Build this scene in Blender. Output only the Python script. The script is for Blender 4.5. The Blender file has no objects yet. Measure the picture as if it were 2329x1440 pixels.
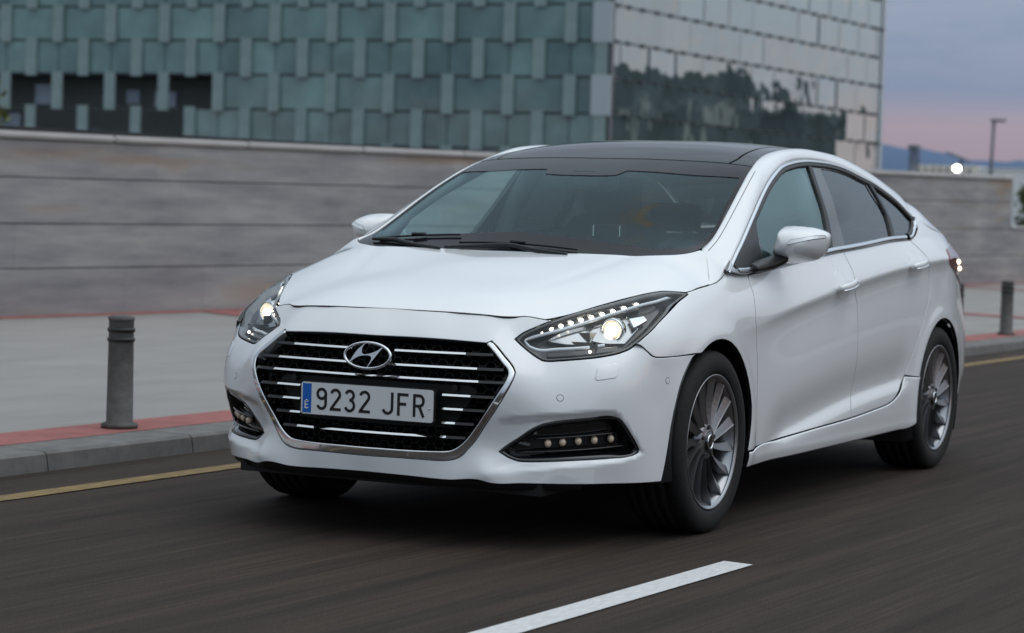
import bpy, bmesh, math, random
import numpy as np
from mathutils import Vector, Matrix
from mathutils.geometry import delaunay_2d_cdt
random.seed(7); rng = np.random.default_rng(7)
SC = bpy.context.scene
# ---------------------------------------------------------------- camera
cam = bpy.data.cameras.new('camera'); camo = bpy.data.objects.new('camera', cam); SC.collection.objects.link(camo)
cam.sensor_fit = 'HORIZONTAL'; cam.sensor_width = 36.0; cam.lens = 83.196
camo.matrix_world = Matrix(((0.89194, -0.04610, 0.44981, 4.05798), (0.45124, 0.02716, -0.89199, -7.91248), (0.02891, 0.99857, 0.04502, 1.14392), (0, 0, 0, 1)))
cam.clip_start = 0.1; cam.clip_end = 9000
cam.dof.use_dof = True; cam.dof.focus_distance = 8.2; cam.dof.aperture_fstop = 3.8
SC.camera = camo
# ---------------------------------------------------------------- dusk sky
W = bpy.data.worlds.new('World'); SC.world = W; W.use_nodes = True
nt = W.node_tree; nt.nodes.clear(); N = nt.nodes.new; LK = nt.links.new
def vmath(t, op, *ins):
    n = t.nodes.new('ShaderNodeVectorMath'); n.operation = op
    for i, v in enumerate(ins):
        if hasattr(v, 'is_linked'): t.links.new(v, n.inputs[i])
        else: n.inputs[i].default_value = v
    return n
def fmath(t, op, a, b=None, c=None, clamp=False):
    n = t.nodes.new('ShaderNodeMath'); n.operation = op; n.use_clamp = clamp
    for i, v in enumerate((a, b, c)):
        if v is None: continue
        if hasattr(v, 'is_linked'): t.links.new(v, n.inputs[i])
        else: n.inputs[i].default_value = v
    return n.outputs[0]
def ramp(t, fac, stops, interp='LINEAR'):
    n = t.nodes.new('ShaderNodeValToRGB'); n.color_ramp.interpolation = interp
    e = n.color_ramp.elements
    while len(e) < len(stops): e.new(0.5)
    for k, (p, c) in zip(e, stops): k.position = p; k.color = (*c, 1) if len(c) == 3 else c
    t.links.new(fac, n.inputs[0]); return n.outputs[0]
def mixc(t, fac, a, b, mode='MIX'):
    n = t.nodes.new('ShaderNodeMix'); n.data_type = 'RGBA'; n.blend_type = mode
    for s, v in ((n.inputs[0], fac), (n.inputs[6], a), (n.inputs[7], b)):
        if hasattr(v, 'is_linked'): t.links.new(v, s)
        else: s.default_value = v if not isinstance(v, tuple) or len(v) == 4 else (*v, 1)
    return n.outputs[2]
tc = N('ShaderNodeTexCoord'); gen = tc.outputs['Generated']
sep = N('ShaderNodeSeparateXYZ'); LK(gen, sep.inputs[0])
el = sep.outputs[2]
SUN_AZ = (0.88, 0.47)                                     # where the sun has just gone down
sky = N('ShaderNodeTexSky'); sky.sky_type = 'NISHITA'; sky.sun_disc = False
sky.sun_elevation = math.radians(2.0); sky.sun_rotation = math.atan2(SUN_AZ[0], SUN_AZ[1]); sky.air_density = 1.2; sky.dust_density = 1.5; sky.ozone_density = 2.0
base = ramp(nt, el, [(0.0, (0.270, 0.244, 0.300)), (0.022, (0.315, 0.268, 0.332)), (0.040, (0.335, 0.290, 0.360)), (0.055, (0.205, 0.264, 0.396)), (0.10, (0.245, 0.312, 0.430)), (0.20, (0.40, 0.475, 0.575)), (0.48, (0.58, 0.69, 0.79)), (0.75, (0.95, 1.06, 1.14)), (1.0, (1.12, 1.24, 1.32))])
# the western side of the sky, where the sun has gone down, stays brighter
wside = fmath(nt, 'ADD', fmath(nt, 'MULTIPLY', sep.outputs[0], SUN_AZ[0]), fmath(nt, 'MULTIPLY', sep.outputs[1], SUN_AZ[1]))
rise = ramp(nt, el, [(0.0, (.25, .25, .25)), (0.18, (1, 1, 1))])
lift = fmath(nt, 'ADD', 1.0, fmath(nt, 'MULTIPLY', rise, fmath(nt, 'MULTIPLY', wside, 0.52)))
lv = nt.nodes.new('ShaderNodeCombineXYZ')
for i_ in range(3): nt.links.new(lift, lv.inputs[i_])
base = mixc(nt, 1.0, base, lv.outputs[0], 'MULTIPLY')
glow = fmath(nt, 'MULTIPLY', fmath(nt, 'POWER', fmath(nt, 'MAXIMUM', wside, 0.0), 2.5), fmath(nt, 'POWER', fmath(nt, 'SUBTRACT', 1.0, fmath(nt, 'ABSOLUTE', el)), 5.0))
base = mixc(nt, fmath(nt, 'MULTIPLY', glow, .7), base, (0.66, 0.56, 0.50, 1))
# clouds stretched towards the horizon
inv = fmath(nt, 'DIVIDE', 1.0, fmath(nt, 'ADD', fmath(nt, 'MAXIMUM', el, 0.0), 0.12))
cx = fmath(nt, 'MULTIPLY', sep.outputs[0], inv); cy = fmath(nt, 'MULTIPLY', sep.outputs[1], inv)
comb = N('ShaderNodeCombineXYZ'); LK(cx, comb.inputs[0]); LK(cy, comb.inputs[1])
nz = N('ShaderNodeTexNoise'); nz.inputs['Scale'].default_value = 1.5; nz.inputs['Detail'].default_value = 7; nz.inputs['Roughness'].default_value = 0.58; nz.inputs['Distortion'].default_value = 0.5; LK(comb.outputs[0], nz.inputs['Vector'])
dens = ramp(nt, nz.outputs[0], [(0.47, (0, 0, 0)), (0.62, (1, 1, 1))])
hi = fmath(nt, 'MULTIPLY', dens, fmath(nt, 'MULTIPLY', ramp(nt, el, [(0.03, (0, 0, 0)), (0.14, (1, 1, 1)), (0.75, (0.35, 0.35, 0.35))]), 0.72))
ccol = mixc(nt, glow, (0.36, 0.40, 0.50, 1), (0.95, 0.56, 0.30, 1))
base = mixc(nt, hi, base, ccol)
# thin high wisps that still catch the sunset
dv = vmath(nt, 'DOT_PRODUCT', gen, (-0.205, 0.60, 0.773)).outputs['Value']
nz2 = N('ShaderNodeTexNoise'); nz2.inputs['Scale'].default_value = 13.0; nz2.inputs['Detail'].default_value = 6; nz2.inputs['Roughness'].default_value = 0.62; nz2.inputs['Distortion'].default_value = 0.2
mpw = N('ShaderNodeMapping'); mpw.inputs['Scale'].default_value = (0.8, 1.3, 1.5); mpw.inputs['Location'].default_value = (0.3, 0.1, 0.0); LK(gen, mpw.inputs[0]); LK(mpw.outputs[0], nz2.inputs['Vector'])
wisp = fmath(nt, 'MULTIPLY', ramp(nt, nz2.outputs[0], [(0.49, (0, 0, 0)), (0.64, (1, 1, 1))]), ramp(nt, dv, [(0.9905, (0, 0, 0)), (0.9990, (1, 1, 1))]))
base = mixc(nt, wisp, base, (1.75, 1.15, 0.66, 1))
low = fmath(nt, 'GREATER_THAN', 0.0, el)
base = mixc(nt, low, base, (0.10, 0.10, 0.10, 1))
skm = mixc(nt, 1.0, base, mixc(nt, 1.0, (0.03, 0.03, 0.03, 1), sky.outputs[0], 'MULTIPLY'), 'ADD')
bg = N('ShaderNodeBackground'); LK(skm, bg.inputs[0]); bg.inputs[1].default_value = 1.0
ow = N('ShaderNodeOutputWorld'); LK(bg.outputs[0], ow.inputs[0])
sun = bpy.data.lights.new('sun', 'SUN'); sun.energy = 0.35; sun.angle = math.radians(50); sun.color = (1.0, 0.93, 0.88)
suno = bpy.data.objects.new('sun', sun); SC.collection.objects.link(suno)
suno.rotation_euler = Vector((-0.60, -0.22, -1.0)).to_track_quat('-Z', 'Y').to_euler()
vs = SC.view_settings; SC.display_settings.display_device = 'sRGB'; vs.view_transform = 'Standard'; vs.look = 'None'; vs.exposure = 0.0; vs.gamma = 1.0; vs.use_curve_mapping = False
SC.cycles.max_bounces = 10; SC.cycles.transparent_max_bounces = 16; SC.cycles.use_denoising = True; SC.cycles.caustics_reflective = False; SC.cycles.caustics_refractive = False
# ---------------------------------------------------------------- helpers
def tag(o, label=None, cat=None, group=None, kind=None):
    for k, v in (('label', label), ('category', cat), ('group', group), ('kind', kind)):
        if v: o[k] = v
    return o
def link(o, parent=None):
    SC.collection.objects.link(o)
    if parent is not None: o.parent = parent
    return o
def empty(name, loc=(0, 0, 0), **kw):
    o = bpy.data.objects.new(name, None); o.location = loc; o.empty_display_size = 0.1; link(o); return tag(o, **kw)
def mesh(name, V, F, mat, parent=None, smooth=False, normals=None, loc=None):
    me = bpy.data.meshes.new(name); me.from_pydata([tuple(map(float, v)) for v in V], [], [tuple(map(int, f)) for f in F]); me.update()
    me.validate()
    mats = mat if isinstance(mat, list) else [mat]
    for m in mats: me.materials.append(m)
    if smooth or normals is not None: me.polygons.foreach_set('use_smooth', [True] * len(me.polygons))
    if normals is not None: me.normals_split_custom_set_from_vertices([tuple(map(float, n)) for n in normals])
    o = bpy.data.objects.new(name, me)
    if loc is not None: o.location = loc
    return link(o, parent)
def frombm(name, bm, mat, parent=None, smooth=False, loc=None):
    bmesh.ops.recalc_face_normals(bm, faces=bm.faces)
    me = bpy.data.meshes.new(name); bm.to_mesh(me); bm.free()
    me.materials.append(mat)
    if smooth:
        me.polygons.foreach_set('use_smooth', [True] * len(me.polygons))
    o = bpy.data.objects.new(name, me)
    if loc is not None: o.location = loc
    return link(o, parent)
def box(bm, x0, x1, y0, y1, z0, z1, bevel=0):
    m = Matrix.Translation(((x0 + x1) / 2, (y0 + y1) / 2, (z0 + z1) / 2)) @ Matrix.Diagonal((x1 - x0, y1 - y0, z1 - z0, 1))
    r = bmesh.ops.create_cube(bm, size=1, matrix=m)
    if bevel:
        es = list({e for v in r['verts'] for e in v.link_edges})
        bmesh.ops.bevel(bm, geom=es, offset=bevel, segments=2, affect='EDGES', profile=0.6)
    return r['verts']
def boxobj(name, dims, mat, parent=None, bevel=0, smooth=False):
    bm = bmesh.new(); box(bm, *dims, bevel=bevel); return frombm(name, bm, mat, parent, smooth)
def tube(P, r, n=8, cap=True):
    """vertices and faces of a tube along polyline P; r scalar or per point, or (a,b) ellipse"""
    P = np.array(P, float); V = []; F = []
    T = np.gradient(P, axis=0); T /= np.linalg.norm(T, axis=1)[:, None] + 1e-12
    up = np.array((0, 0, 1.0)) if abs(T[0][2]) < 0.9 else np.array((1.0, 0, 0))
    for i, (p, t) in enumerate(zip(P, T)):
        a = np.cross(t, up); a /= np.linalg.norm(a) + 1e-12; b = np.cross(a, t)
        ri = r[i] if isinstance(r, (list, np.ndarray)) else r
        ra, rb = ri if isinstance(ri, tuple) else (ri, ri)
        for k in range(n):
            w = 2 * math.pi * k / n; V.append(p + a * ra * math.cos(w) + b * rb * math.sin(w))
    for i in range(len(P) - 1):
        for k in range(n): F.append((i * n + k, i * n + (k + 1) % n, (i + 1) * n + (k + 1) % n, (i + 1) * n + k))
    if cap: F.append(tuple(range(n))[::-1]); F.append(tuple((len(P) - 1) * n + k for k in range(n)))
    return V, F
def join(parts):
    V = []; F = []
    for v, f in parts:
        o = len(V); V += list(v); F += [tuple(i + o for i in q) for q in f]
    return V, F
# ---------------------------------------------------------------- materials
def pbr(name, col, rough=0.5, metal=0.0, coat=0.0, spec=0.5, emit=None, estr=1.0):
    m = bpy.data.materials.new(name); m.use_nodes = True; b = m.node_tree.nodes['Principled BSDF']
    b.inputs['Base Color'].default_value = (*col, 1); b.inputs['Roughness'].default_value = rough; b.inputs['Metallic'].default_value = metal
    b.inputs['Coat Weight'].default_value = coat; b.inputs['Coat Roughness'].default_value = 0.03; b.inputs['Specular IOR Level'].default_value = spec
    if emit: b.inputs['Emission Color'].default_value = (*emit, 1); b.inputs['Emission Strength'].default_value = estr
    return m
def noisy(m, scale, amount, coords='Object', stretch=(1, 1, 1), bump=0.0, detail=6, tint=None):
    """varies the base colour of material m by a noise; optional fine relief"""
    t = m.node_tree; b = t.nodes['Principled BSDF']; c = t.nodes.new('ShaderNodeTexCoord'); mp = t.nodes.new('ShaderNodeMapping'); mp.inputs['Scale'].default_value = stretch
    t.links.new(c.outputs[coords], mp.inputs[0]); n = t.nodes.new('ShaderNodeTexNoise'); n.inputs['Scale'].default_value = scale; n.inputs['Detail'].default_value = detail; n.inputs['Roughness'].default_value = 0.6
    t.links.new(mp.outputs[0], n.inputs['Vector']); col = tuple(b.inputs['Base Color'].default_value)[:3]
    lo = tuple(x * (1 - amount) for x in col); hi_ = tuple(min(1, x * (1 + amount)) for x in (tint or col))
    r = ramp(t, n.outputs[0], [(0.3, lo), (0.7, hi_)]); t.links.new(r, b.inputs['Base Color'])
    if bump:
        bp = t.nodes.new('ShaderNodeBump'); bp.inputs['Strength'].default_value = bump; bp.inputs['Distance'].default_value = 0.01; t.links.new(n.outputs[0], bp.inputs['Height']); t.links.new(bp.outputs[0], b.inputs['Normal'])
    return m
def glassmat(name, tint, ior=1.5, rough=0.0, gain=1.0, gcol=(1, 1, 1)):
    m = bpy.data.materials.new(name); m.use_nodes = True; t = m.node_tree; t.nodes.clear()
    tr = t.nodes.new('ShaderNodeBsdfTransparent'); tr.inputs[0].default_value = (*tint, 1)
    gl = t.nodes.new('ShaderNodeBsdfGlossy'); gl.inputs['Roughness'].default_value = rough; gl.inputs[0].default_value = (*gcol, 1)
    lw = t.nodes.new('ShaderNodeLayerWeight'); lw.inputs[0].default_value = 0.5; f0 = ((ior - 1) / (ior + 1)) ** 2      # Schlick, the same from both faces
    g = fmath(t, 'MULTIPLY', fmath(t, 'ADD', f0, fmath(t, 'MULTIPLY', 1 - f0, fmath(t, 'POWER', lw.outputs['Facing'], 5.0))), gain, clamp=True)
    mx = t.nodes.new('ShaderNodeMixShader'); t.links.new(g, mx.inputs[0]); t.links.new(tr.outputs[0], mx.inputs[1]); t.links.new(gl.outputs[0], mx.inputs[2])
    o = t.nodes.new('ShaderNodeOutputMaterial'); t.links.new(mx.outputs[0], o.inputs[0]); return m
PAINT = pbr('white_paint', (0.84, 0.845, 0.85), 0.30, coat=1.0)
PAINT.node_tree.nodes['Principled BSDF'].inputs['Coat IOR'].default_value = 1.62
PAINT_IN = PAINT.copy()
BLACK = pbr('black_plastic', (0.012, 0.012, 0.013), 0.42)
GLOSS = pbr('gloss_black', (0.008, 0.008, 0.009), 0.06, coat=0.6)
RUBBER = noisy(pbr('tyre_rubber', (0.014, 0.014, 0.014), 0.75, spec=0.3), 60, 0.3)
CHROME = pbr('chrome', (0.76, 0.77, 0.78), 0.07, metal=1.0)
SATIN = pbr('satin_chrome', (0.70, 0.73, 0.76), 0.22, metal=1.0)
ALLOY = pbr('alloy_grey', (0.21, 0.205, 0.21), 0.36, metal=0.8)
DARKALLOY = pbr('alloy_dark', (0.055, 0.054, 0.056), 0.45, metal=0.3)
DISC = pbr('brake_disc', (0.06, 0.058, 0.056), 0.45, metal=0.9)
WSGLASS = glassmat('windscreen_glass', (0.74, 0.90, 0.90), 1.50, gain=.66, gcol=(.72, .93, 1.0))
SIDEGLASS = glassmat('side_glass', (0.80, 0.95, 0.94), 1.85, gain=1.25, gcol=(.78, 1.0, 1.0))
PRIVACY = glassmat('privacy_glass', (0.06, 0.07, 0.07), 1.85, gcol=(.92, .97, 1.0))
LENSGLASS = glassmat('lens_glass', (0.97, 0.98, 0.98), 1.45, gain=.7)
ROOFGLASS = pbr('roof_glass_black', (0.006, 0.007, 0.009), 0.03, coat=0.0, spec=0.14)
ROOFGLASS.node_tree.nodes['Principled BSDF'].inputs['Specular Tint'].default_value = (.86, .92, 1.0, 1)
INTERIOR = pbr('dark_trim', (0.018, 0.018, 0.019), 0.7)
SEATM = pbr('seat_fabric', (0.016, 0.016, 0.018), 0.85)
HEADLINER = pbr('headliner', (0.16, 0.16, 0.155), 0.9)
PLATEW = pbr('plate_white', (0.78, 0.78, 0.77), 0.35)
PLATEB = pbr('plate_blue', (0.010, 0.13, 0.52), 0.35)
INK = pbr('plate_ink', (0.012, 0.012, 0.012), 0.4)
REFLECTOR = pbr('reflector', (0.75, 0.76, 0.78), 0.12, metal=1.0)
HOUSING = pbr('lamp_housing', (0.035, 0.037, 0.040), 0.22, spec=0.6)
LIT = pbr('lamp_lit', (1, 1, 1), 0.3, emit=(1.0, 0.80, 0.50), estr=1.35)
LITCORE = pbr('lamp_core', (1, 1, 1), 0.3, emit=(1.0, 0.92, 0.76), estr=9.0)
RIMALLOY = pbr('rim_alloy', (0.36, 0.36, 0.37), 0.28, metal=0.9)
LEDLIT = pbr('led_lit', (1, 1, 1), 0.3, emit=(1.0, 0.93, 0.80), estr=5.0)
TAILRED = pbr('tail_red', (0.16, 0.004, 0.006), 0.08, coat=1.0)
TAILLIT = pbr('tail_lit', (1, 0.2, 0.1), 0.3, emit=(1.0, 0.75, 0.55), estr=4.0)
FOGLENS = pbr('fog_lens', (0.78, 0.61, 0.46), 0.10, coat=1.0)
# ---------------------------------------------------------------- body surfaces
class TPS:
    """thin-plate spline height field h(u,v) through scattered control points"""
    def __init__(s,P,h,lam=0.0):
        P=np.array(P,float); s.P=P; n=len(P)
        K=s.k(P,P)+lam*np.eye(n); A=np.zeros((n+3,n+3)); A[:n,:n]=K; A[:n,n]=1; A[:n,n+1:]=P; A[n,:n]=1; A[n+1:,:n]=P.T
        s.w=np.linalg.lstsq(A,np.concatenate([h,np.zeros(3)]),rcond=None)[0]
    def k(s,A,B):
        d2=((A[:,None]-B[None])**2).sum(-1); return 0.5*d2*np.log(d2+1e-12)
    def __call__(s,u,v):
        Q=np.stack([np.ravel(u),np.ravel(v)],1); n=len(s.P)
        return (s.k(Q,s.P)@s.w[:n]+s.w[n]+Q@s.w[n+1:]).reshape(np.shape(u))
def interp(x,xs,ys):
    """C1 cubic (Catmull-Rom style) interpolation of a table"""
    xs=np.array(xs,float); ys=np.array(ys,float); x=np.clip(np.asarray(x,float),xs[0],xs[-1])
    m=np.gradient(ys,xs); i=np.clip(np.searchsorted(xs,x)-1,0,len(xs)-2)
    h=xs[i+1]-xs[i]; t=(x-xs[i])/h
    return (2*t**3-3*t**2+1)*ys[i]+(t**3-2*t**2+t)*h*m[i]+(-2*t**3+3*t**2)*ys[i+1]+(t**3-t**2)*h*m[i+1]
def sst(a,b,x):
    t=np.clip((x-a)/(b-a),0,1); return t*t*(3-2*t)
# ---------- side of the body: x = side(y,z)
WY=[-.95,-.75,-.60,-.45,-.30,0,.4,1.0,1.6,2.2,2.77,3.1,3.35,3.6,3.8]
WX=[.56,.715,.79,.860,.890,.902,.897,.903,.905,.904,.906,.890,.850,.770,.68]
def ridge_z(y): return interp(y,[-.6,-.4,.0,.3,.46,.77,1.27,1.86,2.5,2.85,3.2,3.6],[.59,.638,.69,.722,.745,.787,.847,.908,.955,.970,.977,.975])
def belt_z(y): return interp(y,[-.4,-.15,.1,.33,.6,.9,1.5,2.0,2.4,2.8,3.2,3.6],[.80,.865,.912,.932,.941,.960,1.011,1.042,1.060,1.072,1.075,1.06])
def low_z(y): return interp(y,[.4,.58,1.0,1.5,2.2,2.6],[.26,.295,.355,.411,.454,.47])
def side(y,z):
    y=np.asarray(y,float); z=np.asarray(z,float)
    w=interp(y,WY,WX); zr=ridge_z(y); zb=belt_z(y)
    a=sst(.15,.9,y)                                    # strength of the shoulder line
    k=.006; e0=(z-zr)/k; sp=k*np.logaddexp(0,e0); up=sp/np.maximum(zb-zr,.05)
    d=sp-(z-zr)
    ab=np.maximum(z-zb,0); up=np.minimum(up,1)
    shoulder=-(.050*up+.010*up**2)*a-(.066*up**2.2)*(1-a)-.46*ab-.25*ab*ab
    dip=-a*.020*(1-np.exp(-d/.028))*np.exp(-(d/.17)**2)
    zl=low_z(y); b=sst(.45,.8,y)*(1-sst(2.15,2.4,y))
    e=np.maximum(.60-z,0)
    tuck=-.06*e**2-.035*np.maximum(.30-z,0)
    q=(z-zl)
    scal=-b*.024*np.exp(-(np.where(q>0,q/.10,q/.045))**2)
    arch=0
    for yc in (0.0,2.77):
        rr=np.hypot(y-yc,z-.33); arch=arch+.008*np.exp(-((rr-.375)/.05)**2)
    tail=-.03*sst(2.9,3.5,y)*sst(.55,.85,z)-.035*sst(2.65,3.4,y)*sst(.93,1.03,z)-.04*sst(3.0,3.5,y)*sst(.45,.25,z)
    return w+tail+shoulder+dip+tuck+scal+arch
# ---------- nose: cylinder coordinates about a vertical axis at (0,.3): s = 1.2*angle, height r(s,z)
Y0=.30
NOSE_P=[(0,-.805,.792),(.25,-.775,.796),(.472,-.704,.785),(.559,-.668,.772),(.469,-.770,.710),(.569,-.768,.639),(.412,-.828,.699),(.516,-.856,.602),
 (0,-.900,.699),(.20,-.885,.700),(.344,-.917,.303),(0,-.965,.294),(.2,-.951,.296),(.467,-.867,.329),(.445,-.913,.255),(.444,-.905,.228),(0,-.957,.237),(.22,-.945,.232),
 (.647,-.775,.518),(.762,-.655,.590),(.786,-.640,.452),(.839,-.15,.865),(.70,-.62,.695),(.714,-.327,.856),(.773,-.214,.874),(.64,-.487,.82),
 (.56,-.845,.45),(.44,-.905,.45),(.0,-.955,.45),(.22,-.942,.45),(0,-.945,.60),(.22,-.930,.60),(.66,-.770,.30),(.66,-.755,.225),(.787,-.60,.30),(.777,-.585,.222),(.745,-.70,.40)]
def side_pts():
    out=[]
    for y in (-.45,-.32,-.15,.1):
        for z in (.22,.35,.5,.62,.72,.80): 
            if z<belt_z(y)-.02 : out.append((float(side(y,z)),y,z))
    return out
def _nose():
    P=NOSE_P+side_pts(); Q=[]
    for x,y,z in P:
        Q.append((x,y,z)); 
        if x>1e-6: Q.append((-x,y,z))
    Q=np.array(Q); s=1.2*np.arctan2(Q[:,0],Y0-Q[:,1]); r=np.hypot(Q[:,0],Q[:,1]-Y0)
    return TPS(np.stack([s,Q[:,2]],1),r,1e-5)
NOSE=_nose()
def nose_sz(X): return 1.2*np.arctan2(X[:,0],Y0-X[:,1]),X[:,2]
# ---------- bonnet: z = hood(x,y)
HOOD_P=[(0,-.805,.792),(.25,-.775,.796),(.472,-.704,.785),(.559,-.668,.772),(0,.02,.992),(0,-.4,.908),(0,-.2,.953),(.3,-.35,.905),(.3,-.62,.845),(.35,.055,1.000),(.6,.13,1.010),(.735,.205,1.014),
  (.655,-.52,.805),(.745,-.33,.846),(.835,-.147,.868),(.845,.066,.893),(.815,.16,.95),(.6,-.3,.893),(.55,-.1,.955),(.72,-.02,.945)]
def _sym(P):
    Q=[]
    for x,y,z in P:
        Q.append((x,y,z))
        if x>1e-6: Q.append((-x,y,z))
    Q=np.array(Q); return TPS(Q[:,:2],Q[:,2],1e-5)
HOOD=_sym(HOOD_P)
# ---------- windscreen and roof: z = green(x,y)
GREEN_P=[(0,-.02,.985),(.35,.02,.985),(.6,.09,.99),(.735,.20,1.008),(.76,.32,1.03),(0,.93,1.365),(.35,.955,1.362),(.526,.99,1.354),(.615,1.019,1.347),(0,.45,1.195),(.4,.50,1.193),
  (.69,.62,1.178),(0,1.2,1.430),(0,1.6,1.464),(0,2.0,1.462),(0,2.5,1.405),(0,2.8,1.340),(0,3.2,1.20),(0,3.45,1.105),(.45,1.25,1.418),(.45,1.6,1.446),(.45,2.0,1.445),(.45,2.5,1.388),
  (.60,1.30,1.400),(.585,1.6,1.426),(.575,2.0,1.424),(.57,2.4,1.38),(.575,2.8,1.30),(.61,3.2,1.165),(.66,3.45,1.085)]
GREEN=_sym(GREEN_P)
def glass(y,z):
    d=z-belt_z(y); return .848-.010*sst(1.8,3.2,y)-.44*d-.22*d*np.abs(d)
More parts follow.
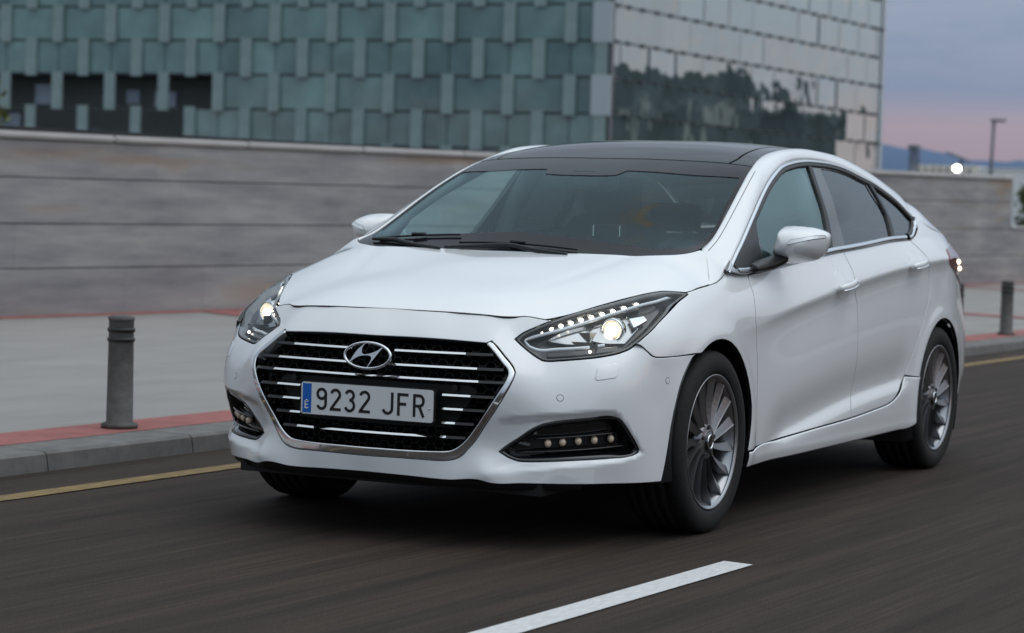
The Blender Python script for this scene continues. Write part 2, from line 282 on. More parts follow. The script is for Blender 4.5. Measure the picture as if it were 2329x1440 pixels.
D = {
    'hl_outer': [(-0.529, 0.7), (-0.48, 0.728), (-0.406, 0.764), (-0.317, 0.803), (-0.222, 0.841), (-0.142, 0.864)],
    'hoodfend': [(-0.149, 0.87), (-0.045, 0.884), (0.054, 0.895)],
    'pill': [(0.101, 0.901), (0.138, 0.909), (0.176, 0.919), (0.216, 0.932), (0.245, 0.941)],
    'beltf': [(0.289, 0.935), (0.34, 0.929), (0.385, 0.927), (0.432, 0.928)],
    'door_f': [(0.429, 0.923), (0.412, 0.891), (0.411, 0.868), (0.408, 0.849), (0.398, 0.821), (0.384, 0.756), (0.411, 0.656), (0.422, 0.568), (0.423, 0.474), (0.419, 0.38), (0.427, 0.279)],
    'seam_b_side': [(-0.22, 0.658), (-0.361, 0.652), (-0.43, 0.652), (-0.457, 0.653), (-0.472, 0.657), (-0.496, 0.677), (-0.514, 0.694), (-0.528, 0.7)],
    'sillf': [(0.428, 0.277), (0.399, 0.272), (0.343, 0.27)],
    'belt_front': [(0.433, 0.928), (0.479, 0.93), (0.626, 0.94), (0.771, 0.953), (0.884, 0.962), (1.068, 0.977), (1.255, 0.992), (1.509, 1.01)],
    'bline': [(1.508, 1.009), (1.504, 0.992), (1.512, 0.962), (1.525, 0.924), (1.51, 0.888), (1.574, 0.795), (1.572, 0.703), (1.568, 0.667), (1.564, 0.59), (1.564, 0.544), (1.579, 0.45), (1.558, 0.397), (1.524, 0.361), (1.52, 0.318)],
    'door_bot': [(0.438, 0.277), (0.684, 0.288), (1.061, 0.304), (1.52, 0.318), (1.855, 0.336), (1.981, 0.344), (2.045, 0.352)],
    'belt_rear': [(1.509, 1.01), (1.75, 1.024), (1.941, 1.037), (2.137, 1.05), (2.368, 1.058), (2.416, 1.059)],
    'door_r': [(2.415, 1.057), (2.465, 1.028), (2.502, 1.003), (2.537, 0.978), (2.527, 0.984), (2.534, 0.972), (2.566, 0.917), (2.587, 0.883), (2.588, 0.846), (2.572, 0.804), (2.535, 0.763), (2.512, 0.735), (2.409, 0.63), (2.323, 0.539), (2.268, 0.459), (2.208, 0.417), (2.129, 0.377), (2.083, 0.36), (2.045, 0.352)],
    'q_bot': [(2.268, 0.458), (2.37, 0.464)],
    'dlo_top': [(0.215, 0.943), (0.256, 0.964), (0.347, 1.007), (0.458, 1.054), (0.714, 1.166), (0.849, 1.225), (0.99, 1.282), (1.114, 1.325), (1.226, 1.358), (1.348, 1.378), (1.46, 1.389), (1.567, 1.394), (1.671, 1.394), (1.772, 1.392), (1.967, 1.374), (2.114, 1.345), (2.253, 1.317), (2.34, 1.29), (2.465, 1.244), (2.589, 1.171), (2.588, 1.188), (2.626, 1.164), (2.626, 1.143), (2.603, 1.124), (2.545, 1.095), (2.479, 1.068), (2.425, 1.058)],
    'dlo_bot': [(2.372, 1.058), (2.129, 1.05), (1.932, 1.037), (1.743, 1.024), (1.563, 1.013), (1.396, 1.004), (1.245, 0.992), (0.869, 0.962), (0.751, 0.953), (0.598, 0.941), (0.446, 0.931), (0.399, 0.929), (0.31, 0.929), (0.255, 0.936)],
    'g_front': [(0.707, 1.141), (0.776, 1.173), (0.887, 1.215), (1.018, 1.268), (1.137, 1.307), (1.242, 1.334), (1.364, 1.354), (1.473, 1.363), (1.538, 1.364), (1.454, 1.176), (1.346, 1.022), (1.266, 1.011), (0.901, 0.983), (0.606, 0.96)],
    'g_rear': [(1.669, 1.361), (1.793, 1.358), (1.938, 1.344), (2.077, 1.32), (2.149, 1.304), (2.173, 1.242), (2.2, 1.205), (2.209, 1.161), (2.193, 1.121), (2.165, 1.069), (2.049, 1.062), (1.767, 1.047), (1.547, 1.033), (1.588, 1.142), (1.641, 1.252)],
    'g_quart': [(2.214, 1.294), (2.266, 1.284), (2.393, 1.239), (2.565, 1.174), (2.579, 1.169), (2.606, 1.157), (2.601, 1.145), (2.543, 1.122), (2.466, 1.093), (2.402, 1.076), (2.228, 1.073), (2.26, 1.13), (2.275, 1.174), (2.261, 1.206), (2.243, 1.248)],
    'sail': [(0.29, 0.96), (0.297, 0.95), (0.415, 0.949), (0.572, 0.966), (0.64, 1.065), (0.701, 1.138), (0.473, 1.044)],
    'headlight': [(0.497, 0.708), (0.517, 0.724), (0.57, 0.749), (0.628, 0.772), (0.695, 0.793), (0.82, 0.82), (1.02, 0.856), (1.105, 0.869), (1.181, 0.874), (1.225, 0.874), (1.288, 0.869), (1.296, 0.864), (1.232, 0.839), (1.122, 0.802), (1.047, 0.762), (0.984, 0.726), (0.938, 0.698), (0.909, 0.682), (0.877, 0.671), (0.8, 0.656), (0.703, 0.645), (0.646, 0.64), (0.617, 0.638), (0.594, 0.64), (0.576, 0.649), (0.542, 0.672), (0.511, 0.696)],
    'bump_hood': [(0.004, 0.792), (0.134, 0.791), (0.228, 0.79), (0.385, 0.785), (0.456, 0.781), (0.496, 0.782), (0.529, 0.784), (0.602, 0.775), (0.628, 0.772)],
    'bump_hl': [(0.57, 0.749), (0.517, 0.724), (0.497, 0.708), (0.511, 0.696), (0.542, 0.672), (0.576, 0.649), (0.594, 0.64), (0.617, 0.638), (0.646, 0.64), (0.703, 0.645), (0.8, 0.656), (0.877, 0.671), (0.909, 0.682), (0.938, 0.698)],
    'seam_b': [(0.954, 0.693), (0.973, 0.677), (1.0, 0.657), (1.015, 0.653), (1.042, 0.652), (1.111, 0.653), (1.268, 0.657)],
    'bump_arch': [(1.238, 0.64), (1.196, 0.603), (1.159, 0.557), (1.131, 0.491), (1.112, 0.42), (1.1, 0.349), (1.086, 0.278), (1.071, 0.22)],
    'bump_bot': [(0.97, 0.22), (0.809, 0.223), (0.669, 0.226), (0.542, 0.228), (0.429, 0.229), (0.408, 0.235)],
    'chrome_out': [(0.404, 0.693), (0.419, 0.7), (0.442, 0.681), (0.468, 0.653), (0.488, 0.632), (0.5, 0.615), (0.505, 0.603), (0.503, 0.59), (0.497, 0.573), (0.468, 0.512), (0.44, 0.461), (0.411, 0.413), (0.381, 0.363), (0.36, 0.337), (0.345, 0.319), (0.328, 0.306), (0.313, 0.3), (0.292, 0.296), (0.211, 0.295)],
    'chrome_in': [(0.404, 0.692), (0.421, 0.677), (0.445, 0.652), (0.468, 0.626), (0.481, 0.612), (0.484, 0.597), (0.48, 0.582), (0.453, 0.529), (0.426, 0.482), (0.381, 0.407), (0.347, 0.362), (0.327, 0.344), (0.311, 0.334), (0.295, 0.329), (0.274, 0.327), (0.21, 0.325)],
    'slot': [(0.21, 0.321), (0.274, 0.323), (0.298, 0.323), (0.289, 0.311), (0.28, 0.306), (0.265, 0.304), (0.211, 0.302)],
    'fog': [(0.461, 0.332), (0.476, 0.346), (0.523, 0.38), (0.568, 0.413), (0.593, 0.426), (0.63, 0.435), (0.693, 0.444), (0.758, 0.45), (0.821, 0.455), (0.843, 0.452), (0.863, 0.445), (0.879, 0.43), (0.911, 0.392), (0.939, 0.357), (0.953, 0.338), (0.951, 0.329), (0.934, 0.322), (0.901, 0.316), (0.838, 0.313), (0.698, 0.308), (0.603, 0.303), (0.547, 0.301), (0.522, 0.302), (0.503, 0.308), (0.477, 0.321)],
    'recess': [(0.414, 0.26), (0.355, 0.277), (0.366, 0.308), (0.445, 0.452), (0.598, 0.468), (0.692, 0.475), (0.823, 0.481), (0.846, 0.478), (0.865, 0.466), (0.891, 0.436), (0.977, 0.331), (0.969, 0.318), (0.94, 0.306), (0.879, 0.295), (0.699, 0.282), (0.541, 0.268)],
    'washer': [(0.784, 0.624), (0.85, 0.636), (0.86, 0.631), (0.85, 0.594), (0.841, 0.586), (0.774, 0.577), (0.768, 0.583), (0.776, 0.615)],
    'sensor': [(0.651, 0.519), (1.079, 0.571)],
    'hood_edge': [(0.587, -0.594), (0.64, -0.487), (0.714, -0.327), (0.747, -0.259), (0.773, -0.214), (0.796, -0.188), (0.828, -0.149), (0.833, -0.126), (0.833, -0.034), (0.836, 0.054), (0.837, 0.067), (0.821, 0.091), (0.798, 0.135), (0.774, 0.179), (0.756, 0.207), (0.748, 0.211), (0.732, 0.209)],
    'hood_rear': [(0.712, 0.173), (0.688, 0.142), (0.634, 0.093), (0.576, 0.053), (0.488, 0.028), (0.363, 0.019), (0.213, 0.008)],
    'hood_front': [(0.018, -0.805), (0.123, -0.805), (0.213, -0.797), (0.357, -0.769), (0.42, -0.748), (0.451, -0.727), (0.474, -0.705), (0.536, -0.677)],
    'ws_edge': [(0.724, 0.23), (0.722, 0.279), (0.72, 0.327), (0.716, 0.38), (0.703, 0.487), (0.688, 0.597), (0.665, 0.747), (0.634, 0.923), (0.619, 1.014)],
    'frit': [(0.62, 0.868), (0.638, 0.776), (0.669, 0.577), (0.689, 0.454), (0.696, 0.375), (0.693, 0.3), (0.682, 0.244), (0.659, 0.209), (0.568, 0.156)],
    'roof_edge': [(0.618, 1.014), (0.604, 1.088), (0.591, 1.164), (0.572, 1.263), (0.546, 1.405)],
    'roof_seam': [(0.538, 0.986), (0.529, 1.062), (0.518, 1.162), (0.506, 1.278), (0.492, 1.389)],
    'trim_line': [(0.642, 1.009), (0.65, 0.974), (0.681, 0.806), (0.706, 0.649), (0.725, 0.508), (0.737, 0.387), (0.737, 0.331)],
    'leds': [(0.587, 0.733), (0.625, 0.743), (0.662, 0.753), (0.703, 0.763), (0.746, 0.773), (0.793, 0.782), (0.844, 0.792), (0.895, 0.803), (0.951, 0.813), (1.017, 0.825)],
    'hl_strip': [(1.266, 0.857), (1.059, 0.828), (0.918, 0.8), (0.788, 0.77), (0.652, 0.737), (0.564, 0.715), (0.534, 0.706), (0.53, 0.698), (0.545, 0.683), (0.572, 0.673), (0.65, 0.676), (0.729, 0.681), (0.822, 0.691)],
    'projector': [(0.875, 0.74), (0.69, 0.706)],
    'hl_turn': [(0.61, 0.658), (0.687, 0.663), (0.767, 0.671), (0.873, 0.682)],
    'bars_l': [(-0.338, 0.656), (-0.377, 0.608), (-0.38, 0.566), (-0.356, 0.514), (-0.337, 0.469), (-0.314, 0.421), (-0.287, 0.373)],
    'bars_r': [(0.336, 0.654), (0.385, 0.607), (0.397, 0.565), (0.373, 0.517), (0.345, 0.468), (0.315, 0.421), (0.282, 0.373)],
    'bars_re': [(0.428, 0.656), (0.465, 0.609), (0.474, 0.565), (0.44, 0.52), (0.411, 0.471), (0.376, 0.425), (0.347, 0.378)],
    'fog_lamps': [(0.619, 0.361), (0.668, 0.366), (0.722, 0.37), (0.78, 0.373), (0.845, 0.376)],
    'fog_l_upper': [(0.57, 0.376), (0.86, 0.398)],
    'fog_l_lower': [(0.517, 0.329), (0.699, 0.347), (0.905, 0.353)],
    'tail_front': [(2.899, 1.016), (2.888, 1.001), (2.872, 0.984), (2.847, 0.97), (2.867, 0.954), (2.961, 0.927), (3.023, 0.911), (3.083, 0.893)],
    'handle_f': [(1.256, 0.865), (1.489, 0.888)],
    'handle_r': [(2.235, 0.946), (2.45, 0.963)],
    'fuel': [(2.736, 0.955), (2.79, 0.95), (2.847, 0.926), (2.894, 0.801), (2.863, 0.807), (2.798, 0.842), (2.719, 0.934), (2.715, 0.949)],
    'frit_top': [(-0.006, 0.693), (0.035, 0.692), (0.074, 0.694), (0.156, 0.707), (0.18, 0.771), (0.287, 0.78), (0.442, 0.801), (0.62, 0.868)],
    'wiper_long': [(-0.226, -0.001), (-0.099, 0.002), (0.052, 0.015), (0.146, -0.006), (0.295, -0.013)],
    'wiper_short': [(-0.626, 0.142), (-0.484, 0.092), (-0.425, 0.057), (-0.244, -0.008)],
    'bstripe': [(1.555, 1.365), (1.513, 1.277), (1.474, 1.177), (1.368, 1.022)],
    'cstripe': [(2.192, 1.307), (2.23, 1.206), (2.238, 1.167), (2.224, 1.125), (2.192, 1.069)],
    'trim_corner': [(0.217, 0.944), (0.283, 0.978), (0.272, 0.958), (0.287, 0.948), (0.418, 0.943), (0.458, 0.934), (0.399, 0.929), (0.31, 0.929), (0.255, 0.936)],
}
# ================================================================= the saloon car
def densify(P, sp, closed=True, smooth=True, corner=24):
    """resample a polyline; bends sharper than `corner` degrees stay corners, the rest is splined"""
    P = np.array(P, float); n = len(P); out = []
    def d(i, j): return P[j % n] - P[i % n]
    corn = np.zeros(n, bool)
    for i in range(n):
        if not closed and i in (0, n - 1): corn[i] = True; continue
        a, b = d(i - 1, i), d(i, i + 1); c = np.dot(a, b) / (np.linalg.norm(a) * np.linalg.norm(b) + 1e-12)
        corn[i] = c < math.cos(math.radians(corner))
    def tan(i):
        a, b = d(i - 1, i), d(i, i + 1); la, lb = np.linalg.norm(a) + 1e-9, np.linalg.norm(b) + 1e-9
        return (a / la * lb + b / lb * la) / (la + lb)
    for i in range(n if closed else n - 1):
        p, q = P[i], P[(i + 1) % n]; L = np.linalg.norm(q - p)
        if L < 1e-6: continue
        k = max(1, int(round(L / sp))); ch = (q - p) / L
        t0 = ch if (corn[i] or not smooth) else tan(i); t1 = ch if (corn[(i + 1) % n] or not smooth) else tan((i + 1) % n)
        for j in range(k):
            t = j / k; h00 = 2*t**3-3*t**2+1; h10 = t**3-2*t**2+t; h01 = -2*t**3+3*t**2; h11 = t**3-t**2
            out.append(h00*p + h10*L*t0 + h01*q + h11*L*t1)
    if not closed: out.append(P[-1])
    return np.array(out)
def area2(P): x, y = P[:, 0], P[:, 1]; return (x * np.roll(y, -1) - y * np.roll(x, -1)).sum()
def offset2(P, d):
    """offset of a counter-clockwise polygon; positive d goes inwards"""
    a = P - np.roll(P, 1, 0); b = np.roll(P, -1, 0) - P
    a = a / (np.linalg.norm(a, axis=1)[:, None] + 1e-12); b = b / (np.linalg.norm(b, axis=1)[:, None] + 1e-12)
    na = np.stack([-a[:, 1], a[:, 0]], 1); nb = np.stack([-b[:, 1], b[:, 0]], 1); m = na + nb
    m /= np.maximum((m * m).sum(1) / 2, 0.55)[:, None]
    return P + m * d
def inside(Q, P):
    x, y = Q[:, 0][:, None], Q[:, 1][:, None]; a = P; b = np.roll(P, -1, 0)
    c = ((a[:, 1] > y) != (b[:, 1] > y)) & (x < (b[:, 0] - a[:, 0]) * (y - a[:, 1]) / (b[:, 1] - a[:, 1] + 1e-15) + a[:, 0])
    return (c.sum(1) % 2) == 1
def pdist(Q, P, closed=True):
    a = P if closed else P[:-1]; b = np.roll(P, -1, 0) if closed else P[1:]; out = np.full(len(Q), 1e9)
    for p, q in zip(a, b):
        e = q - p; t = np.clip(((Q - p) @ e) / (e @ e + 1e-12), 0, 1); out = np.minimum(out, np.linalg.norm(Q - p - t[:, None] * e, axis=1))
    return out
def surf_normals(fn, uv, flip):
    h = 2e-3; a = fn(uv + [h, 0]) - fn(uv - [h, 0]); b = fn(uv + [0, h]) - fn(uv - [0, h]); n = np.cross(a, b)
    n /= np.linalg.norm(n, axis=1)[:, None] + 1e-12
    return -n if flip else n
CENTRE = np.array((0, 1.4, 0.55))
def panel(name, outline, fn, mat, parent, holes=(), sp=0.022, gap=0.0021, bevel=0.0020, deep=0.014, lift=0.0, sides=(1,), label=None, smooth=True, corner=24, edge=0.011, drop=0.0013, lines=()):
    """a thin body panel: the part of surface fn(u,v) inside `outline`, with rounded, turned-in edges"""
    loops = []
    for k, P in enumerate([outline] + list(holes)):
        P = densify(P, edge, True, smooth, corner)
        if area2(P) < 0: P = P[::-1]
        loops.append(P)
    A = [offset2(P, (gap + bevel) if k == 0 else -(gap + bevel)) for k, P in enumerate(loops)]
    B = [offset2(P, gap if k == 0 else -gap) for k, P in enumerate(loops)]
    lo, hi = A[0].min(0), A[0].max(0); gx = np.arange(lo[0], hi[0], sp); gy = np.arange(lo[1], hi[1], sp * 0.87); G = []
    for j, y in enumerate(gy): G.append(np.stack([gx + (sp / 2 if j % 2 else 0), np.full(len(gx), y)], 1))
    G = np.concatenate(G) if G else np.zeros((0, 2))
    m = inside(G, A[0])
    for h in A[1:]: m &= ~inside(G, h)
    G = G[m]
    if len(G):
        dd = np.min([pdist(G, a) for a in A], axis=0); G = G[dd > sp * 0.5]
    for Ln in lines:
        Ln = np.array(Ln); k_ = inside(Ln, A[0]) & (np.min([pdist(Ln, a) for a in A], axis=0) > sp * .3)
        if len(G): G = G[pdist(G, Ln, False) > sp * .45]
        G = np.concatenate([G, Ln[k_]])
    pts = np.concatenate(A + [G]); edges = []; o = 0
    for a in A: edges += [(o + i, o + (i + 1) % len(a)) for i in range(len(a))]; o += len(a)
    v2, _, f2, ov, _, _ = delaunay_2d_cdt([Vector(p) for p in pts], edges, [], 0, 1e-6)
    v2 = np.array([tuple(v) for v in v2]); f2 = np.array([tuple(f) for f in f2]); cen = v2[f2].mean(1)
    k = inside(cen, A[0])
    for h in A[1:]: k &= ~inside(cen, h)
    f2 = f2[k]
    X = fn(v2); Nn = surf_normals(fn, v2, False)
    if ((X - CENTRE) * Nn).sum() < 0: Nn = -Nn
    X = X + Nn * lift
    V = [X]; NN = [Nn]; n0 = len(X); F = []; LIP = []
    e1 = X[f2[:, 1]] - X[f2[:, 0]]; e2 = X[f2[:, 2]] - X[f2[:, 0]]; fl = (np.cross(e1, e2) * Nn[f2[:, 0]]).sum(1) < 0
    f2[fl] = f2[fl][:, ::-1]; F += [tuple(f) for f in f2]
    for kk, (a, b) in enumerate(zip(A, B)):
        # a ring of copies on the inset line, the outer line, and the turned-in lip
        Xa = fn(a); Na = surf_normals(fn, a, False); s = 1 if ((Xa - CENTRE) * Na).sum() > 0 else -1; Na = Na * s
        Xb = fn(b); out = Xb - Xa; out -= (out * Na).sum(1)[:, None] * Na; out /= np.linalg.norm(out, axis=1)[:, None] + 1e-12
        Xa = Xa + Na * lift; Xb = Xb + Na * (lift - drop); Xc = Xb - Na * deep
        nb = Na * 0.55 + out * 0.85; nb /= np.linalg.norm(nb, axis=1)[:, None]
        n = len(a); o = n0; V += [Xa, Xb, Xb, Xc]; NN += [Na, nb, out, out]; n0 += 4 * n
        tri = np.cross(Xb[0] - Xa[0], Xa[1] - Xa[0]) @ Na[0]
        for i in range(n):
            j = (i + 1) % n
            for r in (0, 2):
                q = (o + r*n + i, o + (r+1)*n + i, o + (r+1)*n + j, o + r*n + j)
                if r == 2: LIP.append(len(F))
                F.append(q if tri > 0 else q[::-1])
    V = np.concatenate(V); NN = np.concatenate(NN); res = []
    for sd in sides:
        mm = [mat, BLACK] if mat is PAINT else mat  # turned-in lips of painted panels coloured black as shade in the shut lines
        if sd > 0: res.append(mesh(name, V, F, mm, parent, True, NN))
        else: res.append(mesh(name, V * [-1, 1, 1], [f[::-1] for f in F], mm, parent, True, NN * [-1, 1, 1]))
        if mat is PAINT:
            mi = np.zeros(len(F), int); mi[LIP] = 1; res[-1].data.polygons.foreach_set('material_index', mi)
        if label: res[-1]['label'] = label[0 if sd > 0 else 1] if isinstance(label, tuple) else label
    return res
def ribbon(name, P, closed, prof, fn, mat, parent, sides=(1,), sp=0.015, corner=24):
    """a moulding along a line drawn on surface fn; prof = [(offset inwards, height)]"""
    P = densify(P, sp, closed, True, corner); n = len(P)
    if closed and area2(P) < 0: P = P[::-1]
    if closed: off = lambda d: offset2(P, d)
    else:
        T = np.gradient(P, axis=0); T /= np.linalg.norm(T, axis=1)[:, None]; Nr = np.stack([-T[:, 1], T[:, 0]], 1); off = lambda d: P + Nr * d
    rows = []
    for d, h in prof:
        q = off(d); X = fn(q); nn = surf_normals(fn, q, False)
        if ((X - CENTRE) * nn).sum() < 0: nn = -nn
        rows.append(X + nn * h)
    m = len(prof); V = np.concatenate(rows); F = []
    for r in range(m - 1):
        for i in range(n if closed else n - 1):
            j = (i + 1) % n; F.append((r*n+i, r*n+j, (r+1)*n+j, (r+1)*n+i))
    a = np.cross(rows[0][1] - rows[0][0], rows[-1][0] - rows[0][0]); 
    if a @ (rows[0][0] - CENTRE) < 0: F = [f[::-1] for f in F]
    out = []
    for sd in sides: out.append(mesh(name, V * [sd, 1, 1], F if sd > 0 else [f[::-1] for f in F], mat, parent, True))
    return out
LR = (1, -1)
def side_f(uv): y, z = uv[:, 0], uv[:, 1]; return np.stack([side(y, z), y, z], 1)
def glass_f(uv): y, z = uv[:, 0], uv[:, 1]; return np.stack([glass(y, z), y, z], 1)
RECESS = densify(D['recess'], 0.02)
def recess(s, z):
    Q = np.stack([np.abs(s), z], 1); m = (Q[:, 0] > 0.3) & (Q[:, 1] < 0.55) & (Q[:, 1] > 0.2); out = np.zeros(len(Q))
    if m.any(): q = Q[m]; d = np.where(inside(q, RECESS), pdist(q, RECESS), 0); out[m] = 0.024 * sst(0.0, 0.034, d) * sst(0.40, 0.56, q[:, 0])
    return out
def nose_d(depth, rec=True):
    def f(uv):
        s, z = uv[:, 0], uv[:, 1]; r = NOSE(s, z) - depth
        if rec: r = r - recess(s, z)
        a = s / 1.2; return np.stack([r * np.sin(a), Y0 - r * np.cos(a), z], 1)
    return f
nose_f = nose_d(0.0)
def hood_f(uv): x, y = uv[:, 0], uv[:, 1]; return np.stack([x, y, HOOD(x, y) - 0.0025 * np.exp(-((np.abs(x) - 0.50 - 0.28 * (y + .1)) / 0.035) ** 2) * sst(-.6, -.2, y)], 1)
def green_f(uv): x, y = uv[:, 0], uv[:, 1]; return np.stack([x, y, GREEN(x, y)], 1)
def symm(P): return [tuple(p) for p in P] + [(-p[0], p[1]) for p in P[::-1] if abs(p[0]) > 1e-6]
CAR = empty('car', (0, 0, 0), label='white four door saloon car with lit headlights driving on the road', cat='car')
ARC = lambda a0, a1, yc=0.0, zc=0.333, R=0.367, n=26: [(yc + R * math.cos(math.radians(a0 + (a1 - a0) * k / (n - 1))), zc + R * math.sin(math.radians(a0 + (a1 - a0) * k / (n - 1)))) for k in range(n)]
RIDGE = [[(y, float(ridge_z(np.array(y))) + dz) for y in np.arange(-.2, 3.7, .012)] for dz in (-.026, -.013, -.004, .004, .013)]
# ---- bonnet, wings, doors, quarters
hoodout = [p for p in D['hood_front'] if p[0] > 0.05] + D['hood_edge'][0:] + [p for p in D['hood_rear'] if p[0] < .73] + [(0.0, 0.006)]
panel('bonnet', symm([(0.0, -0.806)] + hoodout), hood_f, PAINT, CAR, sp=0.025, gap=.002)
fend = D['hl_outer'] + D['hoodfend'] + D['pill'] + D['beltf'] + D['door_f'] + D['sillf'] + [(0.353, 0.33)] + ARC(18, 117) + [p for p in D['seam_b_side'] if p[0] < -0.20]
panel('front_wing', fend, side_f, PAINT, CAR, lines=RIDGE, sp=0.016, sides=LR)
D2 = D['door_f'][1:]
fdoor = D['belt_front'] + D['bline'][1:] + [p for p in D['door_bot'] if 0.5 < p[0] < 1.45][::-1] + D['door_f'][1:][::-1]
FD = panel('front_door', fdoor, side_f, PAINT, CAR, lines=RIDGE, sp=0.015, sides=LR)
rdoor = D['belt_rear'] + D['door_r'] + [p for p in D['door_bot'] if 1.6 < p[0] < 2.2][::-1] + D['bline'][1:][::-1]
RD = panel('rear_door', rdoor, side_f, PAINT, CAR, lines=RIDGE, sp=0.015, sides=LR)
dr = [p for p in D['door_r'] if p[1] > .455]
tail_edge = [(3.78, 0.30), (3.78, 0.80), (3.60, 0.80), (3.56, 0.83), (3.50, 0.88), (3.42, 0.92), (3.37, 0.955), (3.375, 0.99), (3.33, 1.035)]
rearlow = [(2.77 + 0.36, 0.235), (3.5, 0.25)]
quart = [p for p in dr] + [(2.425, 0.444)] + ARC(166, -16, 2.77)[0:] + rearlow + tail_edge + [(3.33, 1.072), (3.1, 1.088), (2.8, 1.115), (2.66, 1.145), (2.612, 1.145), (2.60, 1.115), (2.53, 1.085), (2.44, 1.062)]
panel('rear_quarter', quart, side_f, PAINT, CAR, lines=RIDGE, sp=0.017, sides=LR, gap=0.001)
# sill
dbot = [p for p in D['door_bot']]
def sill_f(uv):
    y, z = uv[:, 0], uv[:, 1]; x = side(y, np.maximum(z, 0.27)); d = 0
    return np.stack([x + 0.004 - 0.9 * np.maximum(.25 - z, 0) ** 1.4, y, z], 1)
sillp = [(0.352, 0.268), (0.40, 0.268)] + dbot[0:] + [(2.21, 0.410), (2.262, 0.4555), (2.426, 0.4435)] + ARC(164, 196, 2.77, n=8)[0:] + [(2.345, 0.217), (2.2, .2165), (1.9, .2155), (1.5, .214), (1.12, .212), (.8, .2095), (.6, .2085), (0.42, 0.206), (0.352, 0.206)]
panel('sill', sillp, sill_f, PAINT, CAR, sp=0.022, sides=LR, bevel=.006, drop=.003)
panel('fuel_flap', [(2.93, .955), (2.99, .93), (3.02, .86), (3.02, .80), (2.97, .78), (2.90, .80), (2.87, .87), (2.88, .93)], side_f, PAINT, CAR, lift=0.001, gap=0.0, deep=0.004, sides=(1,))
# ---- pillar and roof rail, one sweep from the wing to the tail
def rail():
    hs = [(x, y, float(HOOD(x, y))) for x, y in D['hood_edge'] if y > 0.05]
    ws = [(x, y, float(GREEN(x, y))) for x, y in D['ws_edge'][1:]]
    rf = [(.600, 1.10), (.5845, 1.19), (.566, 1.29), (.549, 1.45), (.542, 1.6), (.536, 2.0), (.540, 2.4), (.555, 2.75), (.60, 3.2), (.645, 3.42)]
    rf = [(x, y, float(GREEN(x, y))) for x, y in rf]
    Up = hs + ws + rf
    lo = [(float(side(y, z)), y, z) for y, z in D['pill']] ; dl = [(float(glass(y, z)), y, z) for y, z in D['dlo_top'] if not (y > 2.55 and z < 1.15)]
    ext = [(2.66, 1.145), (2.8, 1.115), (3.1, 1.088), (3.33, 1.072), (3.45, 1.065)]
    lo2 = [(float(side(y, z)), y, z) for y, z in ext]
    Lo = [hs[0]] + lo + dl[1:] + lo2
    def pick(P, f): return int(np.argmin([f(p) for p in P]))
    ancL = [0, len(lo), pick(Lo, lambda p: abs(p[1]-.85) + 9*(p[2] < 1.1)), pick(Lo, lambda p: abs(p[1]-1.46) + 9*(p[2] < 1.1)), pick(Lo, lambda p: abs(p[1]-2.11) + 9*(p[2] < 1.2)), pick(Lo, lambda p: abs(p[1]-2.58) + 9*(p[2] < 1.15)), len(Lo) - 1]
    ancU = [0, len(hs) - 1, pick(Up, lambda p: abs(p[1]-.923)), pick(Up, lambda p: abs(p[1]-1.29)), pick(Up, lambda p: abs(p[1]-2.0)), pick(Up, lambda p: abs(p[1]-2.75)), len(Up) - 1]
    seg = [10, 22, 18, 18, 14, 22]; L = []; U = []
    for k, n in enumerate(seg):
        for P, an, out in ((Lo, ancL, L), (Up, ancU, U)):
            q = np.array(P[an[k]:an[k+1] + 1]); s = np.concatenate([[0], np.cumsum(np.linalg.norm(np.diff(q, axis=0), axis=1))]); t = np.linspace(0, s[-1], n + 1)
            if k < len(seg) - 1: t = t[:-1]
            out.append(np.stack([np.interp(t, s, q[:, i]) for i in range(3)], 1))
    L = np.concatenate(L); U = np.concatenate(U)
    for P in (L, U):
        for _ in range(2): P[1:-1] = P[1:-1] * .5 + (P[:-2] + P[2:]) * .25
    ch = U - L; w = np.linalg.norm(ch, axis=1)[:, None]
    n = np.tile(np.array((0.74, 0, 0.67)), (len(L), 1)); c = ch / (w + 1e-9); n -= (n * c).sum(1)[:, None] * c; n /= np.linalg.norm(n, axis=1)[:, None]
    yy = (L[:, 1] + U[:, 1]) / 2; bul = np.interp(yy, [0, .3, .8, 1.2, 2.2, 2.7, 3.2], [.06, .10, .24, .30, .30, .22, .12])[:, None]
    M = (L + U) / 2 + n * w * bul; m = 11; rows = []
    for k in range(m):
        t = k / (m - 1); rows.append((1-t)**2 * L + 2*t*(1-t) * M + t*t * U)
    rows = [L + (L - M) / (np.linalg.norm(L - M, axis=1)[:, None] + 1e-9) * .0 - n * .014] + rows + [U - n * 0.014]
    V = np.concatenate(rows); nn = len(L); F = []
    for r in range(len(rows) - 1):
        for i in range(nn - 1): F.append((r*nn+i, r*nn+i+1, (r+1)*nn+i+1, (r+1)*nn+i))
    a = np.cross(V[F[5*nn][1]] - V[F[5*nn][0]], V[F[5*nn][3]] - V[F[5*nn][0]])
    if a @ np.array((0.7, 0, 0.7)) < 0: F = [f[::-1] for f in F]
    for sd in LR:
        o = mesh('roof_rail', V * [sd, 1, 1], F if sd > 0 else [f[::-1] for f in F], PAINT, CAR, True)
        for p in o.data.polygons: pass
        # fine seam of the pillar cover beside the windscreen
        i0 = int(np.argmin(abs(U[:, 1] - .25) + 9 * (U[:, 2] < 1.0))); i1 = int(np.argmin(abs(U[:, 1] - 1.0)))
        q = [((1-t)**2 * L + 2*t*(1-t) * M + t*t * U)[i0:i1] for t in (0.80,)][0] + n[i0:i1] * 0.0006
        vv, ff = tube(q * [sd, 1, 1], 0.0013, 5); mesh('pillar_seam', vv, ff, BLACK, o, True)
rail()
